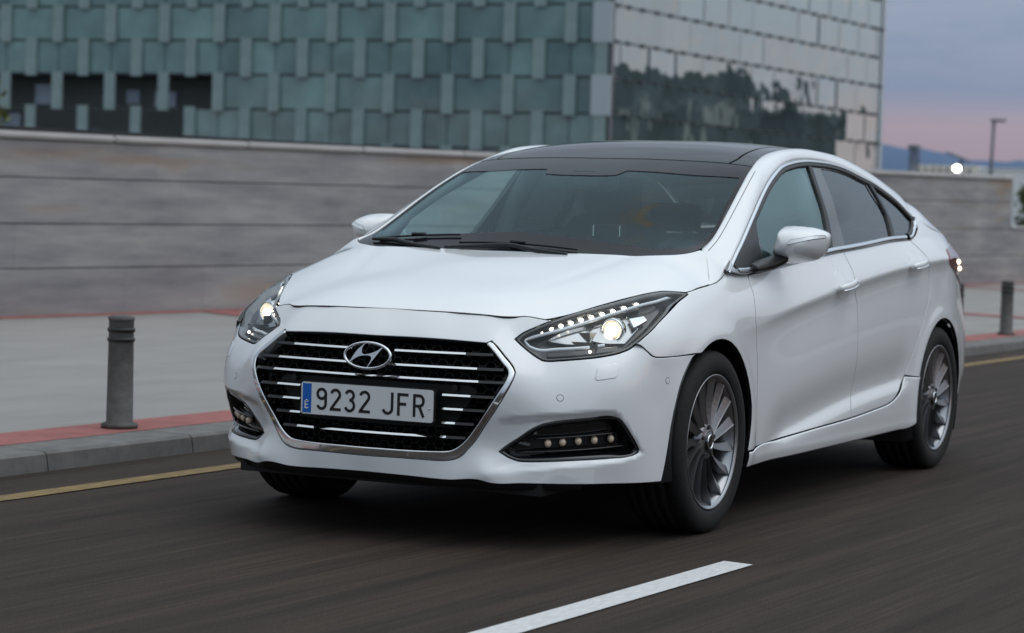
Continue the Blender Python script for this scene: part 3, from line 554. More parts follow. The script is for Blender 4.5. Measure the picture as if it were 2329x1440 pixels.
# ---- side windows
dlo = D['dlo_top'] + D['dlo_bot']
frameholes = [D['g_front'], D['g_rear'], D['g_quart']]
ribs = []
def shift(P, d): return offset2(np.array(P) if area2(np.array(P)) > 0 else np.array(P)[::-1], d)
panel('window_frame', dlo, glass_f, GLOSS, CAR, holes=frameholes, sp=0.03, gap=-0.004, bevel=0.001, lift=-0.004, deep=0.012, sides=LR, drop=0.0)
ribbon('window_trim', D['dlo_top'], False, [(-0.004, -0.004), (-0.005, 0.004), (-0.010, 0.007), (-0.017, 0.005), (-0.019, -0.003)], glass_f, SATIN, CAR, sides=LR)
panel('trim_corner', D['trim_corner'], glass_f, SATIN, CAR, sp=.03, gap=0, bevel=.002, lift=.006, deep=.01, sides=LR)
# wider bright strip under the glass
bot = D['dlo_bot'][::-1]
ribbon('waist_trim', bot[1:], False, [(0.002, -0.002), (0.003, 0.006), (0.012, 0.009), (0.022, 0.006), (0.024, -0.003)], glass_f, SATIN, CAR, sides=LR)
for nm, key, mt in (('front_side_window', 'g_front', SIDEGLASS), ('rear_side_window', 'g_rear', PRIVACY), ('quarter_window', 'g_quart', PRIVACY)):
    panel(nm, D[key], glass_f, mt, CAR, sp=0.06, gap=-0.002, bevel=0.001, lift=-0.007, deep=0.002, sides=LR, drop=0)
ribbon('window_seal', [p for p in D['dlo_top'] if p[1] > .99 and not (p[0] > 2.55 and p[1] < 1.16)], False, [(-.018, 0), (-.019, .003), (-.030, .003), (-.033, -.006)] , glass_f, BLACK, CAR, sides=LR)
for key_, w in (('bstripe', .030), ('cstripe', .034)): ribbon('window_seal', D[key_], False, [(-w/2, -.006), (-w/2, .002), (w/2, .002), (w/2, -.006)], glass_f, BLACK, CAR, sides=LR)
# black seal lines: between frame and pillar gloss
def strip(name, A, B, wid, h, mat, par=CAR): ribbon(name, [A, B], False, [(-wid/2, h-.002), (-wid/2, h), (wid/2, h), (wid/2, h-.002)], glass_f, mat, par, sides=LR)
panel('mirror_sail', D['sail'], glass_f, BLACK, CAR, sp=0.05, gap=0, bevel=0.002, lift=0.006, deep=0.01, sides=LR)
# ---- windscreen, roof glass, rear window, boot
ws = D['ws_edge'][1:]; hdr = [(.526, .992), (.35, .957), (0, .932)]
wsout = [(0, 0.0), (.35, .012), (.49, .024), (.575, .049), (.634, .09), (.688, .14), (.712, .17)] + ws + hdr
WS = panel('windscreen', symm(wsout), green_f, WSGLASS, CAR, sp=0.06, gap=0.001, bevel=0.001, lift=-0.003, deep=0.002, drop=0)[0]
fin = [(0.0, .165), (.3, .155), (.5, .15), (.568, .156)] + D['frit'][::-1][1:] + D['frit_top'][::-1][1:3]
frin = symm([(0, .155), (.30, .145), (.50, .147)] + D['frit'][::-1] + [(.4418, .801), (.287, .780)]) 
a_ = [(0, .155), (.30, .145), (.50, .147)] + D['frit'][::-1] + [(.4418, .801), (.287, .780), (.18, .7715), (.156, .707), (.074, .6935), (.03, .692)]
frin = a_ + [(-p[0], p[1]) for p in a_[::-1] if p[0] > 0]
panel('windscreen_border', symm(wsout), green_f, pbr('border_enamel', (0.008, 0.006, 0.010), 0.12, spec=0.10), WS, holes=[frin], sp=0.05, gap=0.001, bevel=0.001, lift=-0.001, deep=0.001, drop=0, smooth=True)
seam = D['roof_seam']; seamx = [(.526, .995)] + [(p[0], p[1]) for p in seam[1:]] + [(.480, 1.6), (.478, 2.0), (.485, 2.4), (.50, 2.74)]
cent = [(0, .935), (.35, .96), (.522, .995)] + [(p[0] - .003, p[1]) for p in seamx[1:]] + [(0, 2.74)]
panel('roof_glass', symm(cent), green_f, ROOFGLASS, CAR, sp=0.06, gap=0.002, bevel=0.001, deep=0.006)
redge = [(.617, 1.016), (.600, 1.10), (.5845, 1.19), (.566, 1.29), (.549, 1.45), (.542, 1.6), (.536, 2.0), (.540, 2.4), (.555, 2.74)]
panel('roof_side_strip', [(p[0] + .003, p[1]) for p in seamx] + redge[::-1], green_f, ROOFGLASS, CAR, sp=0.05, gap=0.001, bevel=0.001, deep=0.006, sides=LR)
panel('rear_window', symm([(0, 2.75), (.555, 2.75), (.60, 3.2), (.645, 3.42), (0, 3.46)]), green_f, PRIVACY, CAR, sp=0.08, gap=0.001, bevel=0.001, deep=0.003)
def boot_f(uv):
    x, y = uv[:, 0], uv[:, 1]; return np.stack([x, y, np.minimum(GREEN(x, 3.44 + 0 * y), 1.10) - (.02 * (y - 3.44) / .3) - .03 * x * x - 1.5 * np.maximum(y - 3.74, 0) ** 1.5], 1)
panel('boot_lid', symm([(0, 3.46), (.645, 3.43), (.665, 3.45), (.655, 3.6), (.62, 3.78), (0, 3.86)]), boot_f, PAINT, CAR, sp=0.05)
TP = []
for z in (.28, .5, .7, .9, 1.04):
    for x, y in ((0, 3.87), (.35, 3.85), (.58, 3.80)): TP.append((x, y - .06 * abs(z - .6) - .1 * max(z - .9, 0), z))
    TP.append((float(side(np.array(3.70), np.array(min(z, 1.03)))) + .0, 3.70, z))
TP = np.array([t for p in TP for t in ([p, (-p[0], p[1], p[2])] if p[0] > 1e-6 else [p])])
TAIL = TPS(np.stack([TP[:, 0] * 1.0, TP[:, 2]], 1), TP[:, 1], 1e-4)
def tail_f(uv): x, z = uv[:, 0], uv[:, 1]; return np.stack([x, TAIL(x, z), z], 1)
panel('rear_bumper', symm([(0, .25), (.62, .25), (.70, .30), (.70, .62), (0, .62)]), tail_f, PAINT, CAR, sp=0.06)
panel('tailgate', symm([(0, .63), (.68, .63), (.68, .80), (.45, .82), (.45, 1.0), (0, 1.05)]), tail_f, PAINT, CAR, sp=0.06)
for sd in LR:
    tl = panel('tail_light', [(2.905, 1.020), (2.885, .99), (2.868, .968), (2.90, .948), (2.9605, .9275), (3.0228, .9115), (3.0825, .893), (3.20, .862), (3.32, .842), (3.60, .80), (3.76, .80), (3.76, .95), (3.6, 1.035), (3.2, 1.045)], side_f, TAILRED, CAR, sp=0.03, sides=(sd,), lift=.005)[0]
    for y, z in ((3.12, .958), (3.20, .925)):
        bm = bmesh.new(); bmesh.ops.create_uvsphere(bm, u_segments=10, v_segments=8, radius=0.012); frombm('tail_led', bm, TAILLIT, tl, True, (sd * (float(side(np.array(y), np.array(z))) + .004), y, z))
# ---- front bumper with its openings
bump = [(p[0], p[1]) for p in D['bump_hood'] if p[0] > 0.03] + D['bump_hl'] + D['seam_b'] + D['bump_arch'] + D['bump_bot'] + [(.30, .230), (.15, .235)]
co = [p for p in D['chrome_out']]; ctop = [(0.0, .7005), (.20, .7005)]
neg = lambda P: [(-p[0], p[1]) for p in P]
bump_full = [(0.0, .7935)] + bump + [(0.0, .237)] + neg(bump)[::-1]
grille_out = ctop + co + [(.15, .2955), (0.0, .2945)]; grille_full = symm(grille_out)
panel('front_bumper', bump_full, nose_f, PAINT, CAR, holes=[grille_full, D['fog'], neg(D['fog'])], sp=0.0125, edge=0.009)
for sd in LR:
    panel('washer_cover', D['washer'], nose_f, PAINT, CAR, lift=0.002, gap=0.0, bevel=0.003, deep=0.004, sides=(sd,))
    for s, z in D['sensor']:
        for nm, r, m, l in (('sensor_ring', 0.0125, BLACK, 0.0006), ('parking_sensor', 0.0108, PAINT, 0.0012)):
            panel(nm, [(s + r * math.cos(w), z + r * math.sin(w)) for w in np.linspace(0, 2 * math.pi, 17)[:-1]], nose_f, m, CAR, lift=l, gap=0, bevel=0.001, deep=0.002, sp=0.02, sides=(sd,), edge=0.004)
# lower black lip
lipP = np.array([nose_f(np.array([[s, z]]))[0] for s, z in [(0, .237), (.25, .231), (.434, .229), (.60, .228), (.74, .227)]])
rows = []
for dz, inn in ((0.004, .006), (-.022, .020), (-.028, .05), (-.025, .25)):
    q = lipP.copy(); c = np.array((0, .3, 0)); rad = q - c; rad[:, 2] = 0; rad /= np.linalg.norm(rad, axis=1)[:, None]; q = q - rad * inn; q[:, 2] += dz; tt_ = np.linspace(0, 1, 24); ti_ = np.linspace(0, 1, len(q)); rows.append(np.stack([np.interp(tt_, ti_, q[:, i_]) for i_ in range(3)], 1))
n_ = len(rows[0]); Vl = np.concatenate(rows); Vl = np.concatenate([Vl, Vl * [-1, 1, 1]]); Fl = []
for b_ in (0, 4 * n_):
    for r_ in range(3):
        for i in range(n_ - 1): Fl.append((b_+r_*n_+i, b_+r_*n_+i+1, b_+(r_+1)*n_+i+1, b_+(r_+1)*n_+i))
mesh('lower_lip', Vl, Fl, BLACK, CAR, True)
# ---- grille
GR = empty('grille'); GR.parent = CAR
ci = D['chrome_in']; gin = [(.405, .698)] + ci + [(.15, .3245), (0, .3240)]
ring = [(0.412, .7005)] + co[1:] + [(.15, .2955), (0.0, .2945), (-.15, .2955)] + neg(co[1:])[::-1] + [(-.412, .7005)]
inn_ = ci[0:] + [(.15, .3245), (0, .3240), (-.15, .3245)] + neg(ci)[::-1]
slot = D['slot'][1:-1] + [(.15, .3005), (.02, .300), (.02, .3092), (.15, .3098)]
frame_poly = ring + inn_[::-1]
panel('grille_frame', frame_poly, nose_d(-.003, False), CHROME, GR, sp=0.03, gap=0.0005, bevel=0.0045, deep=0.035, drop=0.004, edge=0.009, corner=40)
slotp = [(0, .3020), (.15, .3022)] + D['slot'][1:-1][::-1] + [(.15, .3195), (0, .3190)]
panel('grille_slot', symm(slotp), nose_d(-.0026, False), BLACK, GR, sp=.05, gap=0, bevel=.0006, deep=.001, drop=0, smooth=False)
back = symm([(0, .70), (.41, .70), (.51, .605), (.36, .315), (.30, .30), (0, .30)])
panel('grille_back', back, nose_d(.085, False), pbr('grille_black', (0.003, 0.003, 0.003), 0.8, spec=0.1), GR, sp=0.08, deep=0.001)
panel('grille_shroud', symm([(0, .715), (.44, .715), (.545, .605), (.39, .30), (.30, .285), (0, .285)]), nose_d(.05, False), BLACK, GR, holes=[symm([(0, .69), (.385, .69), (.475, .605), (.335, .33), (.28, .318), (0, .318)])], sp=0.06, deep=.05)
# honeycomb
Vh = []; Fh = []; nd = nose_d(.045, False)
gpoly = np.array(symm([(0, .70), (.405, .70), (.502, .602), (.35, .32), (.29, .308), (0, .308)]))
a_ = .036; hh = .0150
seg = []
ix = int(1.2 / (a_ * 1.0)); 
for j in range(-2, 34):
    zc = .30 + j * hh
    for i in range(-40, 41):
        xc = i * 2 * a_ * 0.78 + (a_ * 0.78 if j % 2 else 0)
        pts_ = [(xc + a_ * .52, zc), (xc + a_ * .26, zc + hh), (xc - a_ * .26, zc + hh), (xc - a_ * .52, zc)]
        seg += [(pts_[0], pts_[1]), (pts_[1], pts_[2]), (pts_[2], pts_[3])]
sa = np.array([s_[0] for s_ in seg]); sb = np.array([s_[1] for s_ in seg]); ok = inside(sa, gpoly) & inside(sb, gpoly); sa, sb = sa[ok], sb[ok]
dd = sb - sa; nrm = np.stack([-dd[:, 1], dd[:, 0]], 1); nrm /= np.linalg.norm(nrm, axis=1)[:, None]
c4 = [sa + nrm * .0011, sb + nrm * .0011, sb - nrm * .0011, sa - nrm * .0011]; ndb = nose_d(.06, False)
Xf = [nd(c) for c in c4]; Xb = [ndb(c) for c in c4]; K = len(sa); Vh = np.concatenate(Xf + Xb)
for k in range(K):
    f = [k + q * K for q in range(8)]; Fh += [(f[0], f[3], f[2], f[1]), (f[0], f[1], f[5], f[4]), (f[2], f[3], f[7], f[6])]
tag(mesh('grille_mesh', Vh, Fh, pbr('mesh_black', (0.009, 0.0085, 0.008), 0.45, spec=0.3), GR), kind='stuff')
# solid dark band behind the plate
panel('plate_carrier', symm([(0, .552), (.36, .552), (.385, .53), (.30, .40), (0, .40)]), nose_d(.042, False), bpy.data.materials['mesh_black'], GR, sp=0.06, deep=.01)
zb = [.655, .6077, .5655, .5155, .4687, .4212, .3732]; xr = [.337, .381, .3885, .365, .341, .3145, .2845]; xe = [.43, .467, .476, .442, .412, .377, .349]; xl = [.083, .070, None, .270, .270, .270, None]
bf = nose_d(.012, False)
def bar(s0, s1, z, h, mat, nm):
    s = np.linspace(s0, s1, max(6, int((s1 - s0) / .02))); V = []; F = []; prof = [(.022, h*.62), (.002, h*.60), (-.0035, -h*.34), (-.002, -h*.52), (.022, -h*.58)]
    for q in s:
        a = q / 1.2; n = np.array((math.sin(a), -math.cos(a), 0)); p = bf(np.array([[q, z]]))[0]
        for d, dz in prof: V.append(p - n * d + np.array((0, 0, dz)))
    m = len(prof)
    for i in range(len(s) - 1):
        for k in range(m - 1): F.append((i*m+k, i*m+k+1, (i+1)*m+k+1, (i+1)*m+k))
    F.append(tuple(range(m))); F.append(tuple((len(s)-1)*m + k for k in range(m))[::-1])
    return mesh(nm, V, F, mat, GR)
for z, a, e, l in zip(zb, xr, xe, xl):
    for (p, q) in ([(-a, a)] if l is None else [(-a, -l), (l, a)]): bar(p, q, z, .0068, CHROME, 'chrome_bar')
    for sd in LR: bar(*sorted((sd * (a + .0005), sd * e)), z - .001, .0085, BLACK, 'bar_end')
for sd in LR:
    for s_ in (.16,): pass
    p = nose_d(.03, False)(np.array([[sd * .31, .541]]))[0]; bm = bmesh.new(); bmesh.ops.create_cone(bm, cap_ends=True, segments=16, radius1=.011, radius2=.0105, depth=.012, matrix=Matrix.Translation(p) @ Matrix.Rotation(math.radians(90), 4, 'X')); frombm('grille_sensor', bm, BLACK, GR, False)
for sd in LR:
    p = nose_d(.006, False)(np.array([[sd * .165, .310]]))[0]; boxobj('slot_post', (p[0]-.003, p[0]+.003, p[1]-.012, p[1]+.01, .3025, .3185), SATIN, GR)
# ---- badge: oval ring with a slanted letter
BG = empty('badge', (0, -.948, .6340)); BG.parent = CAR; BG.rotation_euler = (math.radians(-8), 0, 0)
w_ = np.linspace(0, 2 * math.pi, 65)[:-1]
ringv, ringf = [], []
for k, w in enumerate(w_):
    c = np.array((.0895 * math.cos(w), 0, .0440 * math.sin(w))); nrm_ = np.array((math.cos(w) / .0895, 0, math.sin(w) / .044)); nrm_ /= np.linalg.norm(nrm_)
    for q in range(8):
        u = 2 * math.pi * q / 8; ringv.append(c + nrm_ * .0052 * math.cos(u) + np.array((0, 1, 0)) * .007 * math.sin(u))
for k in range(64):
    for q in range(8): ringf.append((k*8+q, k*8+(q+1) % 8, ((k+1) % 64)*8+(q+1) % 8, ((k+1) % 64)*8+q))
mesh('badge_ring', ringv, ringf, CHROME, BG, True)
Hp = [(1075, 345), (1020, 400), (900, 500), (800, 620), (700, 780), (620, 920), (700, 850), (800, 780), (950, 710), (1100, 690), (1250, 690), (1330, 720), (1350, 770), (1320, 860), (1270, 950), (1215, 1035), (1240, 1035), (1330, 910), (1440, 770), (1560, 620), (1650, 510), (1690, 480), (1650, 465), (1540, 540), (1400, 600), (1250, 640), (1080, 650), (1030, 620), (1018, 560), (1022, 480), (1060, 400), (1110, 350)]
Hp = densify([((x - 1205) / 785 * .0945, -(y - 690 - .045 * (x - 1205)) / 395 * .0475) for x, y in Hp], .004, True, True, 40)
if area2(Hp) < 0: Hp = Hp[::-1]
v2, _, f2, *_ = delaunay_2d_cdt([Vector(p) for p in Hp], [(i, (i + 1) % len(Hp)) for i in range(len(Hp))], [], 0, 1e-7)
v2 = np.array([tuple(v) for v in v2]); f2 = np.array([tuple(f) for f in f2]); f2 = f2[inside(v2[f2].mean(1), Hp)]; nH = len(v2)
bul_ = -.004 - .004 * np.clip(pdist(v2, Hp) / .01, 0, 1)
VH = np.concatenate([np.stack([v2[:, 0], bul_, v2[:, 1]], 1), np.stack([v2[:, 0], 0 * bul_ + .006, v2[:, 1]], 1)])
FH = [tuple(f) for f in f2] + [(i, i + nH, (i + 1) % len(Hp) + nH, (i + 1) % len(Hp)) for i in range(len(Hp))]
mesh('badge_letter', VH, FH, CHROME, BG)
# ---- number plate
NP = empty('number_plate', (0, -.9475, .4755)); NP.parent = CAR
def rrect(w, h, r, n=6):
    P = []
    for cx_, cy_, a0 in ((w/2-r, h/2-r, 0), (-w/2+r, h/2-r, 90), (-w/2+r, -h/2+r, 180), (w/2-r, -h/2+r, 270)):
        for k in range(n + 1): a = math.radians(a0 + 90 * k / n); P.append((cx_ + r * math.cos(a), cy_ + r * math.sin(a)))
    return P
def plate(name, P, y0, y1, mat, par):
    n = len(P); V = [(x, y0, z) for x, z in P] + [(x, y1, z) for x, z in P]
    F = [tuple(range(n))] + [(i, i + n, (i + 1) % n + n, (i + 1) % n) for i in range(n)] + [tuple(range(n, 2 * n))[::-1]]
    return mesh(name, V, F, mat, par)
plate('plate_holder', rrect(.528, .118, .010), .0005, .012, BLACK, NP)
plate('plate_board', rrect(.520, .110, .010), -.002, 0, PLATEW, NP)
bl = [(-.254, -.0505), (-.219, -.0505), (-.219, .0505), (-.254, .0505)]
plate('euro_band', bl, -.0028, -.001, PLATEB, NP)
def stroke(P, w, closed=False):
    P = np.array(P, float); T = np.gradient(P, axis=0); T /= np.linalg.norm(T, axis=1)[:, None]; Nn = np.stack([-T[:, 1], T[:, 0]], 1)
    for i in range(1, len(P) - 1):
        a = P[i] - P[i-1]; b = P[i+1] - P[i]; a /= np.linalg.norm(a); b /= np.linalg.norm(b); na = np.array((-a[1], a[0])); nb = np.array((-b[1], b[0])); m = na + nb; Nn[i] = m / max((m @ m) / 2, .4)
    for i, (p, q) in ((0, (0, 1)), (-1, (-2, -1))): a = P[q] - P[p]; a /= np.linalg.norm(a); Nn[i] = (-a[1], a[0])
    return P + Nn * w / 2, P - Nn * w / 2
def arc(cx_, cy_, rx, ry, a0, a1, n=14): return [(cx_ + rx * math.cos(math.radians(a0 + (a1 - a0) * k / n)), cy_ + ry * math.sin(math.radians(a0 + (a1 - a0) * k / n))) for k in range(n + 1)]
GL = {  # strokes in a 0..42 by 0..75 box (millimetres)
 '9': [arc(21, 54, 16, 16, 0, 360, 28), [(37, 54), (37, 21)] + arc(21, 21, 16, 16, 0, -160, 14)[1:]],
 '2': [arc(21, 54, 16.5, 16, 165, -32, 16) + [(6, 8), (5, 5), (42, 5)]],
 '3': [arc(20, 55, 15, 15, 160, -90, 16), arc(20, 21.5, 17, 18, 92, -160, 18)],
 'J': [[(38, 75), (38, 22)] + arc(21, 22, 17, 17, 0, -165, 14)[1:]],
 'F': [[(5, 0), (5, 75)], [(5, 70), (42, 70)], [(5, 39), (34, 39)]],
 'R': [[(5, 0), (5, 75)], [(5, 70), (24, 70)] + arc(24, 53, 15, 17, 90, -90, 14)[1:] + [(5, 36)], [(23, 36), (40, 0)]],
 'E': [[(5, 0), (5, 75)], [(5, 70), (40, 70)], [(5, 38), (34, 38)], [(5, 5), (40, 5)]]}
def glyph(ch, x0, z0, sc, w, mat, y0, par):
    V = []; F = []
    for st in GL[ch]:
        a, b = stroke(st, w); o = len(V); n = len(a)
        for y in (y0, y0 + .0012): V += [(x0 + p[0] * sc, y, z0 + p[1] * sc) for p in a] + [(x0 + p[0] * sc, y, z0 + p[1] * sc) for p in b]
        for i in range(n - 1):
            F += [(o+i, o+n+i, o+n+i+1, o+i+1), (o+i, o+i+1, o+2*n+i+1, o+2*n+i), (o+n+i+1, o+n+i, o+3*n+i, o+3*n+i+1)]
        F += [(o, o+2*n, o+3*n, o+n), (o+n-1, o+2*n-1, o+4*n-1, o+3*n-1)]
        y0 -= .00008
    return mesh('plate_character', V, F, mat, par)
for ch, x in zip('9232JFR', (.061, .1165, .174, .232, .3225, .3815, .4425)): glyph(ch, x - .26, -.0385, .00103, 9.6, INK, -.0032, NP)
glyph('E', -.2445, -.036, .00036, 12, PLATEW, -.0038, NP)
for x in (-.2365, .2465):
    bm = bmesh.new(); bmesh.ops.create_uvsphere(bm, u_segments=10, v_segments=6, radius=.0036); frombm('plate_screw', bm, SATIN, NP, True, (x, -.0035, -.008))
# ---- fog lamps and their black nests
for sd in LR:
    FG = empty('fog_lamp'); FG.parent = CAR
    fp = np.array(D['fog']); fpi = offset2(fp if area2(fp) > 0 else fp[::-1], .012)
    panel('fog_nest', fp, nose_d(.052), GLOSS, FG, sp=0.03, gap=-.006, deep=.002, sides=(sd,))
    ribbon('fog_rim', fp, True, [(-.001, -.004), (.003, .0), (.012, -.012), (.022, -.050)], nose_f, GLOSS, FG, sides=(sd,), sp=.012)
    for (p, q), d in ((D['fog_l_upper'], .025), (D['fog_l_lower'][0:3:2], .018)):
        ss = np.linspace(p[0], q[0], 14); zz = np.linspace(p[1], q[1], 14)
        vv, ff = tube(nose_d(d)(np.stack([ss, zz], 1)) * [sd, 1, 1], (.012, .0035), 6); mesh('fog_louvre', vv, ff, GLOSS, FG, True)
    pl = D['fog_lamps']; ss = np.array([pl[0][0] - .06] + [p[0] for p in pl] + [pl[-1][0] + .035]); zz = np.interp(ss, [p[0] for p in pl], [p[1] for p in pl])
    sh = np.concatenate([np.stack([ss, zz + .017], 1), np.stack([ss, zz - .019], 1)[::-1]])
    panel('lamp_tray', sh, nose_d(.042), BLACK, FG, sp=.03, sides=(sd,), gap=0, smooth=False)
    for s, z in pl:
        P = nose_d(.030)(np.array([[s, z]]))[0] * [sd, 1, 1]; a = sd * s / 1.2; bm = bmesh.new()
        bmesh.ops.create_uvsphere(bm, u_segments=14, v_segments=8, radius=.0145, matrix=Matrix.Rotation(a, 4, 'Z') @ Matrix.Diagonal((.86, .9, 1, 1)))
        frombm('fog_lens', bm, FOGLENS, FG, True, tuple(P))
# ---- headlamps
hl = np.array(D['headlight']); hl = hl if area2(hl) > 0 else hl[::-1]
for sd in LR:
    HL = empty('headlight'); HL.parent = CAR
    panel('lamp_housing', hl, nose_d(.07, False), HOUSING, HL, sp=.035, gap=-.004, deep=.001, sides=(sd,))
    ribbon('lamp_rim', hl, True, [(.0015, -.012), (.002, -.001), (.009, -.003), (.013, -.012), (.016, -.06)], nose_d(0, False), GLOSS, HL, sides=(sd,), sp=.012)
    panel('lamp_lens', hl, nose_d(0, False), LENSGLASS, HL, sp=.04, gap=.002, bevel=.002, deep=.004, sides=(sd,))
    st = np.array(D['hl_strip']); P = nose_d(.026, False)(densify(st, .012, False)) * [sd, 1, 1]
    vv, ff = tube(P, (.004, .0065), 6); mesh('lamp_strip', vv, ff, pbr('light_guide', (.82, .85, .88), .25, coat=.5) if sd > 0 else bpy.data.materials['light_guide'], HL, True)
    upper = [p for p in st[:7]]
    up = np.array(D['leds']); tray = np.concatenate([up + [0, .013], (up + [0, -.010])[::-1]])
    panel('led_tray', tray, nose_d(.040, False), HOUSING, HL, sp=.04, gap=-.006, deep=.02, sides=(sd,), smooth=False)
    for s, z in D['leds']:
        P = nose_d(.030, False)(np.array([[s, z]]))[0] * [sd, 1, 1]; bm = bmesh.new()
        bmesh.ops.create_uvsphere(bm, u_segments=10, v_segments=8, radius=.0075, matrix=Matrix.Diagonal((1.2, 1, .85, 1))); frombm('led', bm, LEDLIT, HL, True, tuple(P))
    ps, pz = D['projector'][0]; a = sd * ps / 1.2; P = nose_d(.052, False)(np.array([[ps, pz]]))[0] * [sd, 1, 1]
    Rz = Matrix.Translation(Vector(P)) @ Matrix.Rotation(sd * .20, 4, 'Z')
    bm = bmesh.new(); bmesh.ops.create_uvsphere(bm, u_segments=20, v_segments=12, radius=.030, matrix=Rz @ Matrix.Diagonal((1, .6, 1, 1))); frombm('projector_lens', bm, LIT, HL, True)
    bm = bmesh.new(); bmesh.ops.create_uvsphere(bm, u_segments=16, v_segments=10, radius=.0185, matrix=Rz @ Matrix.Translation((-.003 * sd, -.012, -.004)) @ Matrix.Diagonal((1, .6, .9, 1))); frombm('lamp_core', bm, LITCORE, HL, True)
    vv = []; ff = []
    for k in range(28):
        w = 2 * math.pi * k / 28
        for r, y in ((.031, .004), (.033, -.010), (.038, -.012), (.041, -.004), (.043, .03)): vv.append(tuple(Rz @ Vector((r * math.cos(w), y, r * math.sin(w)))))
    for k in range(28):
        for q in range(4): ff.append((k*5+q, k*5+q+1, ((k+1) % 28)*5+q+1, ((k+1) % 28)*5+q))
    mesh('projector_ring', vv, ff, REFLECTOR, HL, True)
    # inner reflector bowl
    s2, z2 = D['projector'][1]; bowl = [(s2 - .085, z2 - .010), (s2 - .02, z2 + .020), (s2 + .07, z2 + .040), (s2 + .095, z2 + .01), (s2 + .085, z2 - .016), (s2 + .0, z2 - .020)]
    bwm = pbr('reflector_bowl', (.35, .36, .37), .15, metal=1.0) if sd > 0 else bpy.data.materials['reflector_bowl']
    panel('reflector_bowl', bowl, nose_d(.058, False), bwm, HL, sp=.03, gap=0, bevel=.006, deep=.012, drop=-.008, sides=(sd,))
    panel('reflector_bowl', [(ps - .12, pz - .035), (ps - .05, pz + .030), (ps - .0, pz + .05), (ps + .075, pz + .045), (ps + .11, pz + .0), (ps + .04, pz - .05), (ps - .06, pz - .048)], nose_d(.064, False), bwm, HL, sp=.03, gap=0, bevel=.006, deep=.005, drop=-.008, sides=(sd,))
    tr_ = np.array(D['hl_turn']); panel('turn_lamp', np.concatenate([tr_ + [0, .007], (tr_ - [0, .009])[::-1]]), nose_d(.030, False), HOUSING, HL, sp=.03, gap=0, deep=.01, sides=(sd,))
    q = nose_d(.02, False)(np.array([[D['hl_turn'][2][0] - .005, D['hl_turn'][2][1] - .001]]))[0] * [sd, 1, 1]; bm = bmesh.new(); bmesh.ops.create_uvsphere(bm, u_segments=8, v_segments=6, radius=.0055); frombm('turn_glint', bm, LEDLIT, HL, True, tuple(q))  # small glowing bead stands in for a reflection; no bulb here
    panel('side_reflector', [(ps + .085, pz + .01), (ps + .155, pz + .035), (ps + .15, pz + .05), (ps + .08, pz + .04)], nose_d(.035, False), REFLECTOR, HL, sp=.03, gap=0, deep=.01, sides=(sd,))
# ---- door handles
for (a, b), doors in ((D['handle_f'], FD), (D['handle_r'], RD)):
    for sd, dr_ in zip(LR, doors):
        H = empty('door_handle'); H.parent = dr_
        y0, y1 = a[0] + .015, b[0] - .005; z0, z1 = a[1] - .002, b[1] + .004; y1 = min(y1, y0 + .21)
        t = np.linspace(0, 1, 15); yy = y0 + (y1 - y0) * t; zz = z0 + (z1 - z0) * t; xx = side(yy, zz) + .004 + .034 * np.sin(np.pi * np.clip(t * .94 + .03, 0, 1)) ** .55
        P = np.stack([sd * xx, yy, zz], 1); r_ = [(.009, .016 * (.45 + .55 * math.sin(math.pi * min(max(u, .04), .96)) ** .5)) for i, u in enumerate(t)]
        vv, ff = tube(P, r_, 12); mesh('handle_grip', vv, ff, PAINT, H, True)
        vv, ff = tube(P[1:-1] + [sd * .006, 0, -.0125], (.0075, .0045), 8); mesh('handle_trim', vv, ff, CHROME, H, True)
        ym, zm = y0 + .085, (z0 + z1) / 2 + .0
        cup = [(ym + .062 * math.cos(w), zm + .058 * math.sin(w)) for w in np.linspace(0, 2 * math.pi, 25)[:-1]]
        def cup_f(uv):
            p = side_f(uv); d = np.hypot((uv[:, 0] - ym) / .062, (uv[:, 1] - zm) / .058); p[:, 0] += .0015 - .024 * np.clip(1 - d, 0, 1) ** .6; return p
        panel('handle_cup', cup, cup_f, PAINT_IN, H, sp=.012, gap=0, bevel=.001, deep=.003, sides=(sd,), drop=.001)
